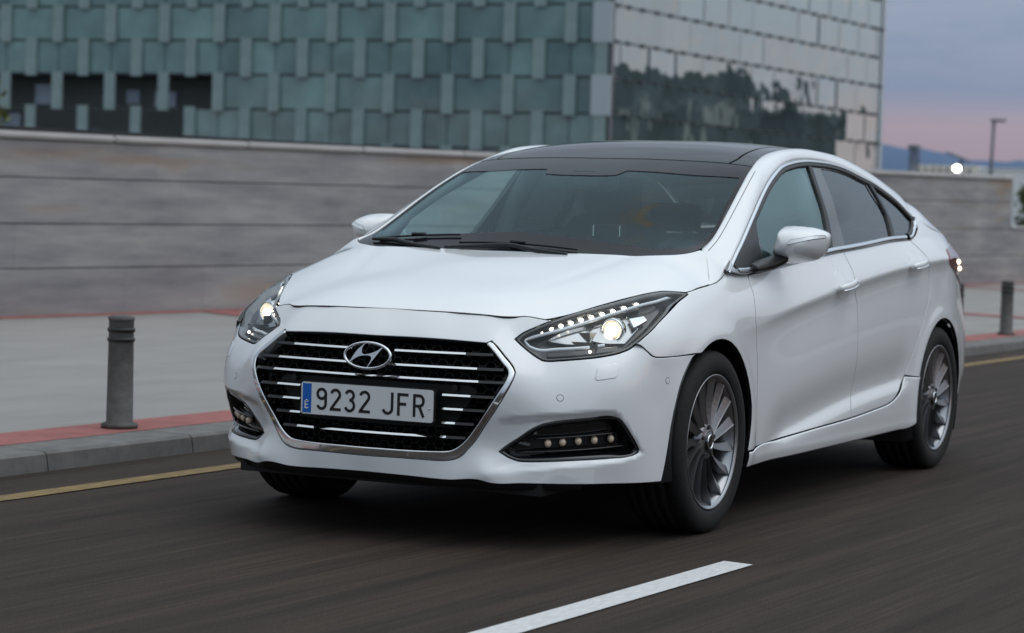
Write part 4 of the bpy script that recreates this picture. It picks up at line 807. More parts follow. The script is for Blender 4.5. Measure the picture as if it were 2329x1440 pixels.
# ---- wing mirrors
def mirror(sd):
    M = empty('wing_mirror'); M.parent = CAR
    O = [(.826, 1.035), (.838, 1.06), (.846, 1.09), (.856, 1.106), (.870, 1.111), (.895, 1.113), (.921, 1.113), (.959, 1.1115), (.996, 1.107), (1.024, 1.098), (1.041, 1.090), (1.048, 1.080), (1.048, 1.066), (1.044, 1.045), (1.034, 1.018), (1.021, 1.000), (.999, .985), (.964, .976), (.917, .970), (.880, .967), (.852, .975), (.832, .988), (.824, 1.005)]
    Od = densify(O, .012, True, True, 50); Od = Od if area2(Od) > 0 else Od[::-1]
    def shell(uv):
        x, z = uv[:, 0], uv[:, 1]; d = np.where(inside(uv, Od), pdist(uv, Od), 0.0); cr = 1.002 + .20 * (x - .856)
        dep = .150 * (1 - np.exp(-d / .020)) * np.interp(x, [.826, .876, .956, 1.016, 1.048], [.55, .92, 1.0, .86, .60])
        dep = dep - .16 * np.maximum(cr - z, 0) - .10 * np.maximum(z - cr, 0)
        return np.stack([x, .735 - np.maximum(dep, 0) * 1.0, z], 1)
    gx, gz = np.meshgrid(np.arange(.82, 1.06, .006), np.arange(.96, 1.12, .006)); G = np.stack([gx.ravel(), gz.ravel()], 1); k = inside(G, Od); G = G[k]; G = G[pdist(G, Od) > .004]
    cl = np.stack([np.arange(.83, 1.05, .006), 1.002 + .20 * (np.arange(.83, 1.05, .006) - .856)], 1); G = G[pdist(G, cl, False) > .004]; cl = cl[inside(cl, Od)]
    inner = [offset2(Od, q) for q in (.002, .006)]
    pts = np.concatenate([Od] + inner + [cl[1:-1], G]); nO = len(Od)
    v2, _, f2, *_ = delaunay_2d_cdt([Vector(p) for p in pts], [(i, (i + 1) % nO) for i in range(nO)], [], 0, 1e-6)
    v2 = np.array([tuple(v) for v in v2]); f2 = np.array([tuple(f) for f in f2]); f2 = f2[inside(v2[f2].mean(1), Od)]
    X = shell(v2); n_o = len(X); rim = [X[:nO] + [0, .030, 0], (X[:nO] - [.936, 0, 1.04]) * [.93, 1, .93] + [.936, .034, 1.04]]
    V = np.concatenate([X] + rim) * [sd, 1, 1]; F = [tuple(f) for f in f2]
    for q in range(2):
        s0 = 0 if q == 0 else n_o; s1 = n_o + q * nO
        F += [(s0 + i, s0 + (i + 1) % nO, s1 + (i + 1) % nO, s1 + i) for i in range(nO)]
    bm = bmesh.new(); vs_ = [bm.verts.new(v) for v in V]
    for f in F:
        try: bm.faces.new([vs_[i] for i in f])
        except ValueError: pass
    o = frombm('mirror_shell', bm, PAINT, M, True)
    ms = o.modifiers.new('w', 'SMOOTH'); ms.iterations = 2; ms.factor = .4
    on = lambda P, h: shell(np.array(P)) * [sd, 1, 1] + [0, -h, 0]
    ind = densify([(.928, 1.041), (.942, 1.060), (.986, 1.070), (1.022, 1.079), (1.040, 1.081), (1.043, 1.071), (1.008, 1.062), (.968, 1.051)], .006, True, False); ind = ind if area2(ind) > 0 else ind[::-1]
    vi, _, fi, *_ = delaunay_2d_cdt([Vector(p) for p in ind], [(i, (i + 1) % len(ind)) for i in range(len(ind))], [], 0, 1e-6); vi = np.array([tuple(v) for v in vi]); fi = np.array([tuple(f) for f in fi]); fi = fi[inside(vi[fi].mean(1), ind)]
    m_ = pbr('indicator_lens', (.78, .81, .84), .10, coat=1) if sd > 0 else bpy.data.materials['indicator_lens']
    nI = len(vi); VI = np.concatenate([on(vi, .0035), on(vi, -.004)]); mesh('mirror_indicator', VI, [tuple(f) for f in fi] + [(i, (i + 1) % len(ind), (i + 1) % len(ind) + nI, i + nI) for i in range(len(ind))], m_, M)
    vv, ff = tube(on(np.concatenate([ind, ind[:1]]), .002), .0012, 5, False); mesh('indicator_edge', vv, ff, BLACK, M, True)
    gl = [(sd * .865, .7690, .985), (sd * 1.005, .7690, .998), (sd * 1.015, .7690, 1.075), (sd * .870, .7690, 1.09)]
    mesh('mirror_glass', gl, [(0, 1, 2, 3)], REFLECTOR, M)
    vv, ff = tube(densify([(sd * .822, .46, .948), (sd * .845, .54, .958), (sd * .868, .61, .972), (sd * .885, .66, .990)], .01, False), [(.055 - .020 * min(1, i / 14), .020 + .006 * min(1, i / 14)) for i in range(len(densify([(sd * .822, .46, .948), (sd * .845, .54, .958), (sd * .868, .61, .972), (sd * .885, .66, .990)], .01, False)))], 12)
    mesh('mirror_arm', vv, ff, BLACK, M, True)
for sd in LR: mirror(sd)
# ---- wheels
def lathe(prof, n, ax='x'):
    V = []; F = []; m = len(prof)
    for k in range(n):
        w = 2 * math.pi * k / n
        for x, r in prof: V.append((x, r * math.cos(w), r * math.sin(w)))
    for k in range(n):
        for q in range(m - 1): F.append((k*m+q, k*m+q+1, ((k+1) % n)*m+q+1, ((k+1) % n)*m+q))
    return V, F
def make_wheel(sd):
    Wl = empty('wheel'); Wl.parent = CAR; ROT = 0.13 if sd > 0 else 0.4
    tp = [(-.060, .245), (.095, .243), (.108, .247), (.115, .262), (.118, .285), (.114, .308), (.104, .322), (.092, .3285)]
    for gx_ in (.052, .012, -.028, -.068): tp += [(gx_ + .0065, .330), (gx_ + .005, .323), (gx_ - .003, .323), (gx_ - .0045, .330)]
    tp += [(-.100, .326), (-.112, .312), (-.118, .285), (-.114, .255), (-.10, .243)]
    tp = [(x - .004, r) for x, r in tp]
    v, f = lathe(tp, 96); mesh('tyre', np.array(v) * [sd, 1, 1], f, RUBBER, Wl, True)
    rp = [(-.10, .236), (-.06, .220), (.02, .213), (.080, .219), (.092, .232), (.100, .240), (.104, .2455), (.107, .2440), (.105, .2385), (.099, .232)]
    v, f = lathe(rp, 96); mesh('rim', np.array(v) * [sd, 1, 1], f, RIMALLOY, Wl, True)
    v, f = lathe([(.020, .0), (.02, .14), (.018, .155), (-.01, .155)], 48); mesh('brake_disc', np.array(v) * [sd, 1, 1], f, DISC, Wl)
    v, f = lathe([(-.03, 0.0), (-.03, .215)], 48); mesh('wheel_back', np.array(v) * [sd, 1, 1], f, DARKALLOY, Wl)
    for k in range(15):
        for tw in (0.0,):
            V = []; F = []; n = 9
            for i in range(n):
                t = i / (n - 1); r = .052 + (.236 - .052) * t; a = 2 * math.pi * k / 15 + ROT + tw + .16 * t; hw = .0085 + .0115 * t ** 1.3 + .003 * (1 - t) ** 3; x = .082 + .012 * t - .006 * math.sin(math.pi * t)
                er = np.array((0, math.cos(a), math.sin(a))); et = np.array((0, -math.sin(a), math.cos(a))); c = er * r
                for o_, dx in ((-hw, -.030), (-hw * .97, .004), (-hw * .72, .001), (hw * .70, -.008), (hw * .95, -.010), (hw, -.030)): V.append(c + et * o_ + np.array((x + dx, 0, 0)))
            for i in range(n - 1):
                for q in range(5): F.append((i*6+q, i*6+q+1, (i+1)*6+q+1, (i+1)*6+q))
            mesh('spoke', np.array(V) * [sd, 1, 1], F, ALLOY if tw > 0 else ALLOY, Wl)
    v, f = lathe([(.060, .075), (.080, .066), (.086, .058), (.084, .042), (.088, .038)], 40); mesh('hub', np.array(v) * [sd, 1, 1], f, ALLOY, Wl, True)
    v, f = lathe([(.08, .037), (.092, .0365), (.095, .033), (.096, .020), (.097, .0)], 32); mesh('hub_cap', np.array(v) * [sd, 1, 1], f, GLOSS, Wl, True)
    v, f = lathe([(.094, .028), (.098, .026), (.0985, .0235), (.0955, .022)], 32); mesh('cap_ring', np.array(v) * [sd, 1, 1], f, CHROME, Wl, True)
    for k in range(5):
        a = 2 * math.pi * k / 5 + .3; bm = bmesh.new(); bmesh.ops.create_cone(bm, cap_ends=True, segments=6, radius1=.010, radius2=.008, depth=.02, matrix=Matrix.Translation((sd * .082, .052 * math.cos(a), .052 * math.sin(a))) @ Matrix.Rotation(math.radians(90), 4, 'Y')); frombm('wheel_nut', bm, DARKALLOY, Wl)
    return Wl
def copy_tree(o, parent):
    c = o.copy(); SC.collection.objects.link(c); c.parent = parent
    for ch in list(o.children): copy_tree(ch, c)
    return c
for sd in LR:
    w = make_wheel(sd); w.location = (sd * .787, 0, .330)
    w2 = copy_tree(w, CAR); w2.location = (sd * .787, 2.77, .330); w2.rotation_euler = (math.radians(23), 0, 0)
# wheel housings and underbody
for sd in LR:
    for yc in (0, 2.77):
        V = []; F = []; n = 25
        for i in range(n):
            a = math.radians((-18 if yc == 0 else -28) + (216 if yc == 0 else 236) * i / (n - 1))
            for x, R_ in ((.885, .3655), (.862, .385), (.84, .400), (.55, .405)): V.append((sd * x, yc + R_ * math.cos(a), .333 + R_ * math.sin(a)))
        for i in range(n - 1):
            for q in range(3): F.append((i*4+q, i*4+q+1, (i+1)*4+q+1, (i+1)*4+q))
        V.append((sd * .55, yc, .333)); c = len(V) - 1
        for i in range(n - 1): F.append((i*4+3, (i+1)*4+3, c))
        mesh('wheel_housing', V, F, BLACK, CAR, True)
bm = bmesh.new(); box(bm, -.60, .60, -.80, 3.55, .185, .26); box(bm, -.80, .80, .46, 2.30, .19, .27); frombm('underbody', bm, BLACK, CAR)
# bulkheads stop light leaking through the shut lines
bm = bmesh.new()
for s_ in LR:
    box(bm, min(s_*.74, s_*.80), max(s_*.74, s_*.80), .46, 2.34, .27, .90)
box(bm, -.70, .70, -.62, -.60, .26, .70); box(bm, -.74, .74, .30, .33, .26, .93); box(bm, -.60, .60, 2.62, 2.66, .26, 1.02)
box(bm, -.66, .66, -.58, .30, .70, .73)
frombm('inner_body', bm, BLACK, CAR)
# ---- wipers and cowl
for key, lead in (('wiper_long', 0), ('wiper_short', 0)):
    P = densify(D[key], .02, False); X = np.stack([P[:, 0], P[:, 1], GREEN(P[:, 0], P[:, 1]) + .010], 1)
    vv, ff = tube(X, [(.005, .006 + .004 * math.sin(math.pi * i / (len(X)-1))) for i in range(len(X))], 8)
    wp = mesh('wiper', vv, ff, BLACK, CAR, True)
    bx = np.array(D['wiper_long'][2] if key == 'wiper_long' else D['wiper_short'][1]); q = np.stack([[bx[0] - (.24 if key == 'wiper_long' else .12), bx[0] + .26], [bx[1] + .028 + (.03 if key == 'wiper_short' else 0), bx[1] + .024]], 1); q = densify(q, .05, False); X = np.stack([q[:, 0], q[:, 1], GREEN(q[:, 0], q[:, 1]) + .008], 1)
    vv, ff = tube(X, (.003, .0045), 6); mesh('wiper_blade', vv, ff, BLACK, wp, True)
    vv, ff = tube([X[len(X)//2] + [-.03, 0, .004], X[len(X)//2] + [.03, 0, .006]], (.007, .008), 6); mesh('wiper_joint', vv, ff, BLACK, wp, True)
# ---- cabin
CB = empty('cabin'); CB.parent = CAR
V = []; F = []; xs = np.linspace(-.70, .70, 15); prof = [(.16, .90), (.24, .945), (.42, .965), (.60, .985), (.72, .975), (.80, .93), (.82, .70), (.80, .40)]
for x in xs:
    for y, z in prof: V.append((x, y + .10 * (x / .7) ** 2 * (y < .5), z - .02 * (abs(x) / .7) ** 3 + .028 * math.exp(-((x - .37) / .17) ** 2) * (.5 < y < .75)))
for i in range(14):
    for k in range(7): F.append((i*8+k, i*8+k+1, (i+1)*8+k+1, (i+1)*8+k))
mesh('dashboard', V, F, INTERIOR, CB, True)
def blob(name, dims, mat, par, bev):
    bm = bmesh.new(); box(bm, *dims); bmesh.ops.subdivide_edges(bm, edges=bm.edges[:], cuts=2, use_grid_fill=True); o = frombm(name, bm, mat, par, True); m = o.modifiers.new('s', 'SUBSURF'); m.levels = m.render_levels = 2; return o
for x in (-.37, .37):
    S_ = empty('front_seat'); S_.parent = CB
    c_ = blob('seat_cushion', (x - .25, x + .25, 1.05, 1.60, .42, .62), SEATM, S_, .05)
    b_ = blob('seat_back', (x - .24, x + .24, 1.58, 1.74, .56, 1.17), SEATM, S_, .05); b_.rotation_euler = (math.radians(-9), 0, 0); b_.location = (0, .08, .24)
    h_ = blob('headrest', (x - .13, x + .13, 1.79, 1.90, 1.13, 1.31), SEATM, S_, .04)
blob('rear_seat', (-.62, .62, 2.35, 2.62, .45, 1.06), SEATM, CB, .05)
for x in (-.38, .38): blob('rear_headrest', (x - .12, x + .12, 2.55, 2.66, 1.06, 1.20), SEATM, CB, .04)
th = np.linspace(0, 2 * math.pi, 33); c_ = np.array((.37, .98, .90)); u_ = np.array((1, 0, 0.)); v_ = np.array((0, .42, .91))
vv, ff = tube(np.array([c_ + .185 * (math.cos(t) * u_ + math.sin(t) * v_) for t in th]), .014, 8, False); mesh('steering_wheel', vv, ff, INTERIOR, CB, True)
vv, ff = join([tube([c_ - .17 * u_, c_ + .17 * u_], (.012, .02), 6), tube([c_, c_ - .17 * v_], (.012, .02), 6), tube([c_ + np.array((0, -.03, 0)), c_ + np.array((0, .04, 0))], .06, 14)]); mesh('steering_hub', vv, ff, INTERIOR, CB, True)
def liner_f(uv): p = green_f(uv); p[:, 2] -= .05; return p
panel('headliner', symm([(0, 1.0), (.5, 1.03), (.52, 1.4), (.50, 2.4), (.50, 2.75), (0, 2.75)]), liner_f, HEADLINER, CB, sp=.1, deep=.001)
boxobj('cabin_mirror', (-.12, .12, .80, .825, 1.225, 1.285), BLACK, CB, .01)
boxobj('sensor_pod', (-.06, .06, .74, .83, 1.24, 1.31), BLACK, CB, .01)
for x in (.106, .2205): boxobj('upright_strip', (x - .0016, x + .0016, .618, .621, 1.050, 1.093), PLATEW, CB)  # two thin white upright strips in front of the screen
boxobj('display_screen', (.085, .245, .622, .632, 1.0, 1.098), GLOSS, CB, .003)
for sd in LR:
    vv, ff = tube(densify([(sd * .75, 1.48, .96), (sd * .70, 1.50, 1.15), (sd * .585, 1.52, 1.36)], .05, False), (.025, .05), 8); mesh('pillar_trim', vv, ff, HEADLINER, CB, True)
    vv, ff = tube(densify([(sd * .72, .36, 1.02), (sd * .66, .72, 1.20), (sd * .585, 1.08, 1.345)], .05, False), (.02, .025), 8); mesh('pillar_cover', vv, ff, HEADLINER, CB, True)
    bm = bmesh.new(); box(bm, min(sd*.70, sd*.79), max(sd*.70, sd*.79), .40, 2.6, .50, .955); frombm('door_card', bm, INTERIOR, CB)
boxobj('parcel_shelf', (-.6, .6, 2.66, 3.3, 1.0, 1.02), INTERIOR, CB)
# ================================================================= the street
def kx(y): return -2.075 + 0.0405 * y                           # foot of the kerb
def wallx(y): return -9.93 + 0.0768 * y                          # face of the stone wall
def asphalt():
    m = pbr('asphalt', (0.058, 0.055, 0.053), 0.82, spec=0.12); t = m.node_tree; b = t.nodes['Principled BSDF']
    c = t.nodes.new('ShaderNodeTexCoord'); mp = t.nodes.new('ShaderNodeMapping'); mp.inputs['Scale'].default_value = (1, 1, 1); mp.inputs['Rotation'].default_value = (0, 0, math.radians(2.3)); t.links.new(c.outputs['Object'], mp.inputs[0])
    f = t.nodes.new('ShaderNodeTexNoise'); f.inputs['Scale'].default_value = 190; f.inputs['Detail'].default_value = 4; t.links.new(mp.outputs[0], f.inputs['Vector'])
    mp2 = t.nodes.new('ShaderNodeMapping'); mp2.inputs['Scale'].default_value = (2.6, 0.10, 1); t.links.new(mp.outputs[0], mp2.inputs[0])
    w = t.nodes.new('ShaderNodeTexNoise'); w.inputs['Scale'].default_value = 3.0; w.inputs['Detail'].default_value = 5; t.links.new(mp2.outputs[0], w.inputs['Vector'])
    mp3 = t.nodes.new('ShaderNodeMapping'); mp3.inputs['Scale'].default_value = (30, 0.8, 1); t.links.new(mp.outputs[0], mp3.inputs[0])
    st = t.nodes.new('ShaderNodeTexNoise'); st.inputs['Scale'].default_value = 2.0; st.inputs['Detail'].default_value = 3; t.links.new(mp3.outputs[0], st.inputs['Vector'])
    a = ramp(t, f.outputs[0], [(0.30, (0.029, 0.0222, 0.0180)), (0.55, (0.0475, 0.0366, 0.0300)), (0.78, (0.098, 0.078, 0.066))])
    k = ramp(t, w.outputs[0], [(0.3, (0.74, 0.75, 0.76)), (0.7, (1.26, 1.22, 1.20))]); k2 = ramp(t, st.outputs[0], [(0.3, (0.78, 0.78, 0.78)), (0.7, (1.20, 1.20, 1.20))])
    col = mixc(t, 1.0, mixc(t, 1.0, a, k, 'MULTIPLY'), k2, 'MULTIPLY'); t.links.new(col, b.inputs['Base Color'])
    bp = t.nodes.new('ShaderNodeBump'); bp.inputs['Strength'].default_value = 0.5; bp.inputs['Distance'].default_value = 0.004; t.links.new(f.outputs[0], bp.inputs['Height']); t.links.new(bp.outputs[0], b.inputs['Normal'])
    return m
def sheet(name, P, z, mat, kind='structure'):
    return tag(mesh(name, [(x, y, z) for x, y in P], [tuple(range(len(P)))], mat), kind=kind)
EARTH = noisy(pbr('earth', (0.11, 0.105, 0.095), 0.95), 0.6, 0.35)
sheet('ground', [(-3000, -400), (1500, -400), (1500, 6500), (-3000, 6500)], -0.012, EARTH)
YS = [-45, -10, 0, 8, 16, 30, 60, 110]
sheet('road', [(kx(y), y) for y in YS] + [(kx(y) + 11.0, y) for y in YS[::-1]], 0.0, asphalt())
YEL = noisy(pbr('yellow_paint', (0.21, 0.135, 0.042), 0.75), 14, 0.5, stretch=(4, .6, 1)); WHT = noisy(pbr('white_marking', (0.62, 0.61, 0.60), 0.65), 22, 0.16, stretch=(4, .8, 1))
yl = lambda y: -1.605 + 0.0352 * y
sheet('kerb_line', [(yl(y) - .055, y) for y in (-40, 0, 20, 60, 110)] + [(yl(y) + .055, y) for y in (110, 60, 20, 0, -40)], 0.004, YEL)
dl_ = lambda y: 1.252 + 0.041 * (y + .65)
for y0, y1 in ((-4.65, -0.63), (-16, -12), (10.7, 14.7), (22, 26), (33.5, 37.5)):
    if y0 > -1: dx = .35
    else: dx = 0
    sheet('lane_dash', [(dl_(y0) - .055, y0), (dl_(y0) + .055, y0), (dl_(y1) + .055, y1 - .02), (dl_(y1) - .055, y1)], 0.004, WHT)
# ---- kerb stones and pavement
KERB = noisy(pbr('kerb_stone', (0.15, 0.142, 0.135), 0.85), 9, 0.25, bump=.15)
kerb = tag(bpy.data.objects.new('kerb', None), kind='structure'); link(kerb)
L_ = 1.0
for i in range(-14, 62):
    y0, y1 = i * L_ + .004, (i + 1) * L_ - .004; V = []
    for y in (y0, y1):
        x = kx(y); V += [(x, y, -.01), (x - .012, y, .070), (x - .030, y, .082), (x - .275, y, .084), (x - .275, y, -.01)]
    mesh('kerb_stone', V, [(0, 1, 6, 5), (1, 2, 7, 6), (2, 3, 8, 7), (3, 4, 9, 8), (0, 4, 3, 2, 1), (5, 6, 7, 8, 9)], KERB, kerb)
PAVE = noisy(pbr('pavement_concrete', (0.272, 0.252, 0.238), 0.9), 3.0, 0.10, stretch=(1, .35, 1)); REDP = noisy(pbr('red_paving', (0.30, 0.105, 0.095), 0.9), 7, 0.2)
sheet('pavement', [(kx(y) - .27, y) for y in YS] + [(wallx(y) - .3, y) for y in YS[::-1]], 0.080, PAVE)
sheet('red_band', [(kx(y) - .285, y) for y in YS] + [(kx(y) - .64, y) for y in YS[::-1]], 0.084, REDP)
sheet('red_band', [(wallx(y) + .02, y) for y in YS] + [(wallx(y) + .34, y) for y in YS[::-1]], 0.084, REDP)
for ym in (0.9, 10.4, 20.0, 29.5, 39.0):
    x0, x1 = wallx(ym) + .35, kx(ym) - .65
    sheet('red_band', [(x0, ym + .9), (x0, ym + 1.35), (x1, ym - 1.45), (x1, ym - 1.9)] if ym > 15 else [(x0, ym + .55), (x0, ym + 1.0), (x1, ym - 2.95), (x1, ym - 3.4)], 0.088, REDP)
# ---- bollards
BOL = noisy(pbr('bollard_iron', (0.085, 0.080, 0.075), 0.55, metal=0.3), 20, 0.3); BOLB = pbr('bollard_band', (0.018, 0.018, 0.018), 0.4)
def bollard():
    r = empty('bollard', label='short dark iron bollard with ringed top on the red kerb band', cat='bollard', group='bollards along the kerb')
    v, f = lathe([(0, 0.0), (0, .085), (.02, .085), (.03, .062), (.43, .058), (.50, .058)], 24); mesh('post', [(b, c, a) for a, b, c in v], [q[::-1] for q in f], BOL, r, True)
    for z in (.40, .445):
        v, f = lathe([(z, .0585), (z + .002, .064), (z + .018, .064), (z + .02, .0585)], 24); mesh('band', [(b, c, a) for a, b, c in v], [q[::-1] for q in f], BOLB, r, True)
    v, f = lathe([(.50, .062), (.512, .062), (.522, .045), (.526, 0)], 24); mesh('cap', [(b, c, a) for a, b, c in v], [q[::-1] for q in f], BOL, r, True)
    return r
b0 = bollard()
def copy_thing(o, **kw):
    c = o.copy(); SC.collection.objects.link(c)
    for ch in o.children:
        d = ch.copy(); SC.collection.objects.link(d); d.parent = c
    return tag(c, **kw)
BL = [(1.02, 'bollard standing alone on the red band ahead of the car nose'), (12.98, 'bollard half hidden behind the rear corner of the white car'), (14.47, 'bollard standing clear of the car beyond its tail light')]
for i, (y, lab) in enumerate(BL):
    o = b0 if i == 0 else copy_thing(b0)
    o.location = (kx(y) - .43, y, .084); o['label'] = 'dark iron ' + lab
# ---- stone retaining wall: single slabs in four courses under a coping
def stone_mat():
    m = pbr('wall_stone', (0.26, 0.25, 0.245), 0.8); t = m.node_tree; b = t.nodes['Principled BSDF']; c = t.nodes.new('ShaderNodeTexCoord'); inf = t.nodes.new('ShaderNodeObjectInfo')
    mp = t.nodes.new('ShaderNodeMapping'); mp.inputs['Scale'].default_value = (1, 0.28, 2.2); t.links.new(c.outputs['Object'], mp.inputs[0])
    n = t.nodes.new('ShaderNodeTexNoise'); n.inputs['Scale'].default_value = 2.3; n.inputs['Detail'].default_value = 8; n.inputs['Roughness'].default_value = .62; t.links.new(mp.outputs[0], n.inputs['Vector'])
    n2 = t.nodes.new('ShaderNodeTexNoise'); n2.inputs['Scale'].default_value = 1.1; n2.inputs['Detail'].default_value = 4; t.links.new(mp.outputs[0], n2.inputs['Vector'])
    g = ramp(t, n.outputs[0], [(.28, (.18, .18, .19)), (.5, (.28, .273, .273)), (.74, (.40, .382, .365))])
    rust = ramp(t, n2.outputs[0], [(.56, (0, 0, 0)), (.69, (1, 1, 1))]); g = mixc(t, fmath(t, 'MULTIPLY', rust, .62), g, (.30, .19, .10, 1))
    v = ramp(t, inf.outputs['Random'], [(0, (.96, .96, .97)), (1, (1.05, 1.05, 1.04))]); g = mixc(t, 1.0, g, v, 'MULTIPLY'); t.links.new(g, b.inputs['Base Color'])
    bp = t.nodes.new('ShaderNodeBump'); bp.inputs['Strength'].default_value = .25; bp.inputs['Distance'].default_value = .02; t.links.new(n.outputs[0], bp.inputs['Height']); t.links.new(bp.outputs[0], b.inputs['Normal'])
    return m
STONE = stone_mat(); COPE = noisy(pbr('coping_stone', (0.50, 0.485, 0.47), 0.75), 5, .12, stretch=(1, .3, 1)); JOINT = pbr('wall_joint', (0.03, 0.03, 0.03), .95)
WALL = empty('stone_wall', (wallx(10), 10, .08), label='long low wall of grey and rust stained stone slabs behind the pavement', cat='wall'); WALL.rotation_euler = (0, 0, 0)
def wz(y, h): return h * (1 + max(-.4, (y - 9)) * .0074)
nrmx = 1.0
def slab(name, y0, y1, h0, h1, t0, t1, mat, bv=0.0):
    V = []
    for y in (y0, y1):
        for h in (h0, h1):
            for x in (t0, t1): V.append((wallx(y) + x - wallx(10), y - 10, wz(y, h)))
    e = .006
    bm = bmesh.new(); vs_ = [bm.verts.new(v) for v in V]
    for f in ((0, 1, 3, 2), (4, 6, 7, 5), (0, 4, 5, 1), (2, 3, 7, 6), (0, 2, 6, 4), (1, 5, 7, 3)): bm.faces.new([vs_[i] for i in f])
    bmesh.ops.bevel(bm, geom=bm.edges[:], offset=bv, segments=2, affect='EDGES') if bv else None
    return frombm(name, bm, mat, WALL)
HS = [(.0, .415), (.425, .813), (.823, 1.223), (1.233, 1.556)]
for ci_, (h0, h1) in enumerate(HS):
    y = -6.0 + .45 * ci_; end = 46 if ci_ < 2 else 34.6
    while y < end - .4:
        L2 = float(rng.uniform(1.15, 1.55)); y2 = min(y + L2, end); slab('stone', y, y2 - .001, h0 + .0, h1, -.25, float(rng.uniform(-.0012, .0012)), STONE); y = y2
    slab('joint_bed', -6, end, h0 - .01 if ci_ else 0, h1 + .012, -.24, -.022, JOINT)
y = -6.0
while y < 34.6: slab('coping_slab', y, min(y + 1.996, 34.6), 1.566, 1.632, -.30, .045, COPE, .022); y += 2.0
y = 34.6
while y < 46: slab('coping_slab', y, y + 1.996, .825, .862, -.30, .03, COPE, .012); y += 2.0
# ---- glass office building
def facade(name, teal, wob):
    m = bpy.data.materials.new(name); m.use_nodes = True; t = m.node_tree; t.nodes.clear()
    c = t.nodes.new('ShaderNodeTexCoord'); inf = t.nodes.new('ShaderNodeObjectInfo'); ad = vmath(t, 'ADD', c.outputs['Object'], inf.outputs['Location'])
    n = t.nodes.new('ShaderNodeTexNoise'); n.inputs['Scale'].default_value = .55; n.inputs['Detail'].default_value = 2; t.links.new(ad.outputs[0], n.inputs['Vector'])
    bp = t.nodes.new('ShaderNodeBump'); bp.inputs['Strength'].default_value = 1.0; bp.inputs['Distance'].default_value = wob; t.links.new(n.outputs[0], bp.inputs['Height'])
    df = t.nodes.new('ShaderNodeBsdfDiffuse'); n3 = t.nodes.new('ShaderNodeTexNoise'); n3.inputs['Scale'].default_value = .8; n3.inputs['Detail'].default_value = 3; t.links.new(ad.outputs[0], n3.inputs['Vector'])
    k = ramp(t, n3.outputs[0], [(.3, tuple(x * .72 for x in teal)), (.7, tuple(x * 1.25 for x in teal))]); rv = ramp(t, inf.outputs['Random'], [(0, (.72, .74, .76)), (1, (1.25, 1.24, 1.22))]); t.links.new(mixc(t, 1.0, k, rv, 'MULTIPLY'), df.inputs[0])
    gl = t.nodes.new('ShaderNodeBsdfGlossy'); gl.inputs['Roughness'].default_value = .03; gl.inputs[0].default_value = (.82, .93, .92, 1); t.links.new(bp.outputs[0], gl.inputs['Normal'])
    lw = t.nodes.new('ShaderNodeLayerWeight'); lw.inputs[0].default_value = .5
    fac = fmath(t, 'ADD', .10, fmath(t, 'MULTIPLY', 1.45, fmath(t, 'POWER', lw.outputs['Facing'], 2.0)), clamp=True)
    mx = t.nodes.new('ShaderNodeMixShader'); t.links.new(fac, mx.inputs[0]); t.links.new(df.outputs[0], mx.inputs[1]); t.links.new(gl.outputs[0], mx.inputs[2]); o = t.nodes.new('ShaderNodeOutputMaterial'); t.links.new(mx.outputs[0], o.inputs[0]); return m
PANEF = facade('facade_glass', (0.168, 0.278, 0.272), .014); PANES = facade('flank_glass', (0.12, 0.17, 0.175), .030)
FIN = noisy(pbr('glass_fin', (0.29, 0.385, 0.385), .35, spec=.4), 1.5, .15); FINW = pbr('bright_fin', (0.50, 0.56, 0.60), .25, spec=.6); STEEL = pbr('facade_steel', (0.055, 0.068, 0.072), .5); CORE = pbr('core_dark', (0.05, 0.055, 0.056), .8)
Cn = np.array((-23.0, 51.15)); dL = np.array((-19.46, -1.83)); dL /= np.linalg.norm(dL); dR = np.array((0.8, 21.45)); dR /= np.linalg.norm(dR); LR_ = 21.3
nL = np.array((-dL[1], dL[0])); nL = nL if nL[1] < 0 else -nL; nR = np.array((dR[1], -dR[0])); nR = nR if nR[0] > 0 else -nR
BLD = empty('glass_building', (Cn[0], Cn[1], 0), label='teal glass office building with staggered glass panels behind the stone wall', cat='building')
def fbox(name, d, n, t0, t1, z0, z1, h0, h1, mat, tilt=0.0):
    V = []
    for t in (t0, t1):
        for z in (z0, z1):
            for h in (h0, h1): 
                hh_ = h + (t - (t0 + t1) / 2) * tilt; p = d * t + n * hh_; V.append((p[0], p[1], z))
    F = [(0, 1, 3, 2), (4, 6, 7, 5), (0, 4, 5, 1), (2, 3, 7, 6), (0, 2, 6, 4), (1, 5, 7, 3)]
    c = np.mean(V, 0); bm = bmesh.new(); vs_ = [bm.verts.new(v - c) for v in np.array(V)]
    for f in F: bm.faces.new([vs_[i] for i in f])
    return frombm(name, bm, mat, BLD, loc=c)
TOP = 10.85; JZ = [-.16 + k for k in range(12)]
OPEN_T, OPEN_Z = 12.35, 4.84
fbox('wall', dL, nL, .35, OPEN_T, 0, TOP, -8, -.30, CORE); fbox('wall', dL, nL, OPEN_T, 26.4, OPEN_Z, TOP, -8, -.302, CORE); fbox('wall', dL, nL, OPEN_T, 26.4, 0, OPEN_Z - .002, -8, -2.2, pbr('bay_wall', (.22, .25, .24), .8))
fbox('wall', dR, nR, 8.0, LR_ - .2, 0, TOP, -18, -.30, CORE)
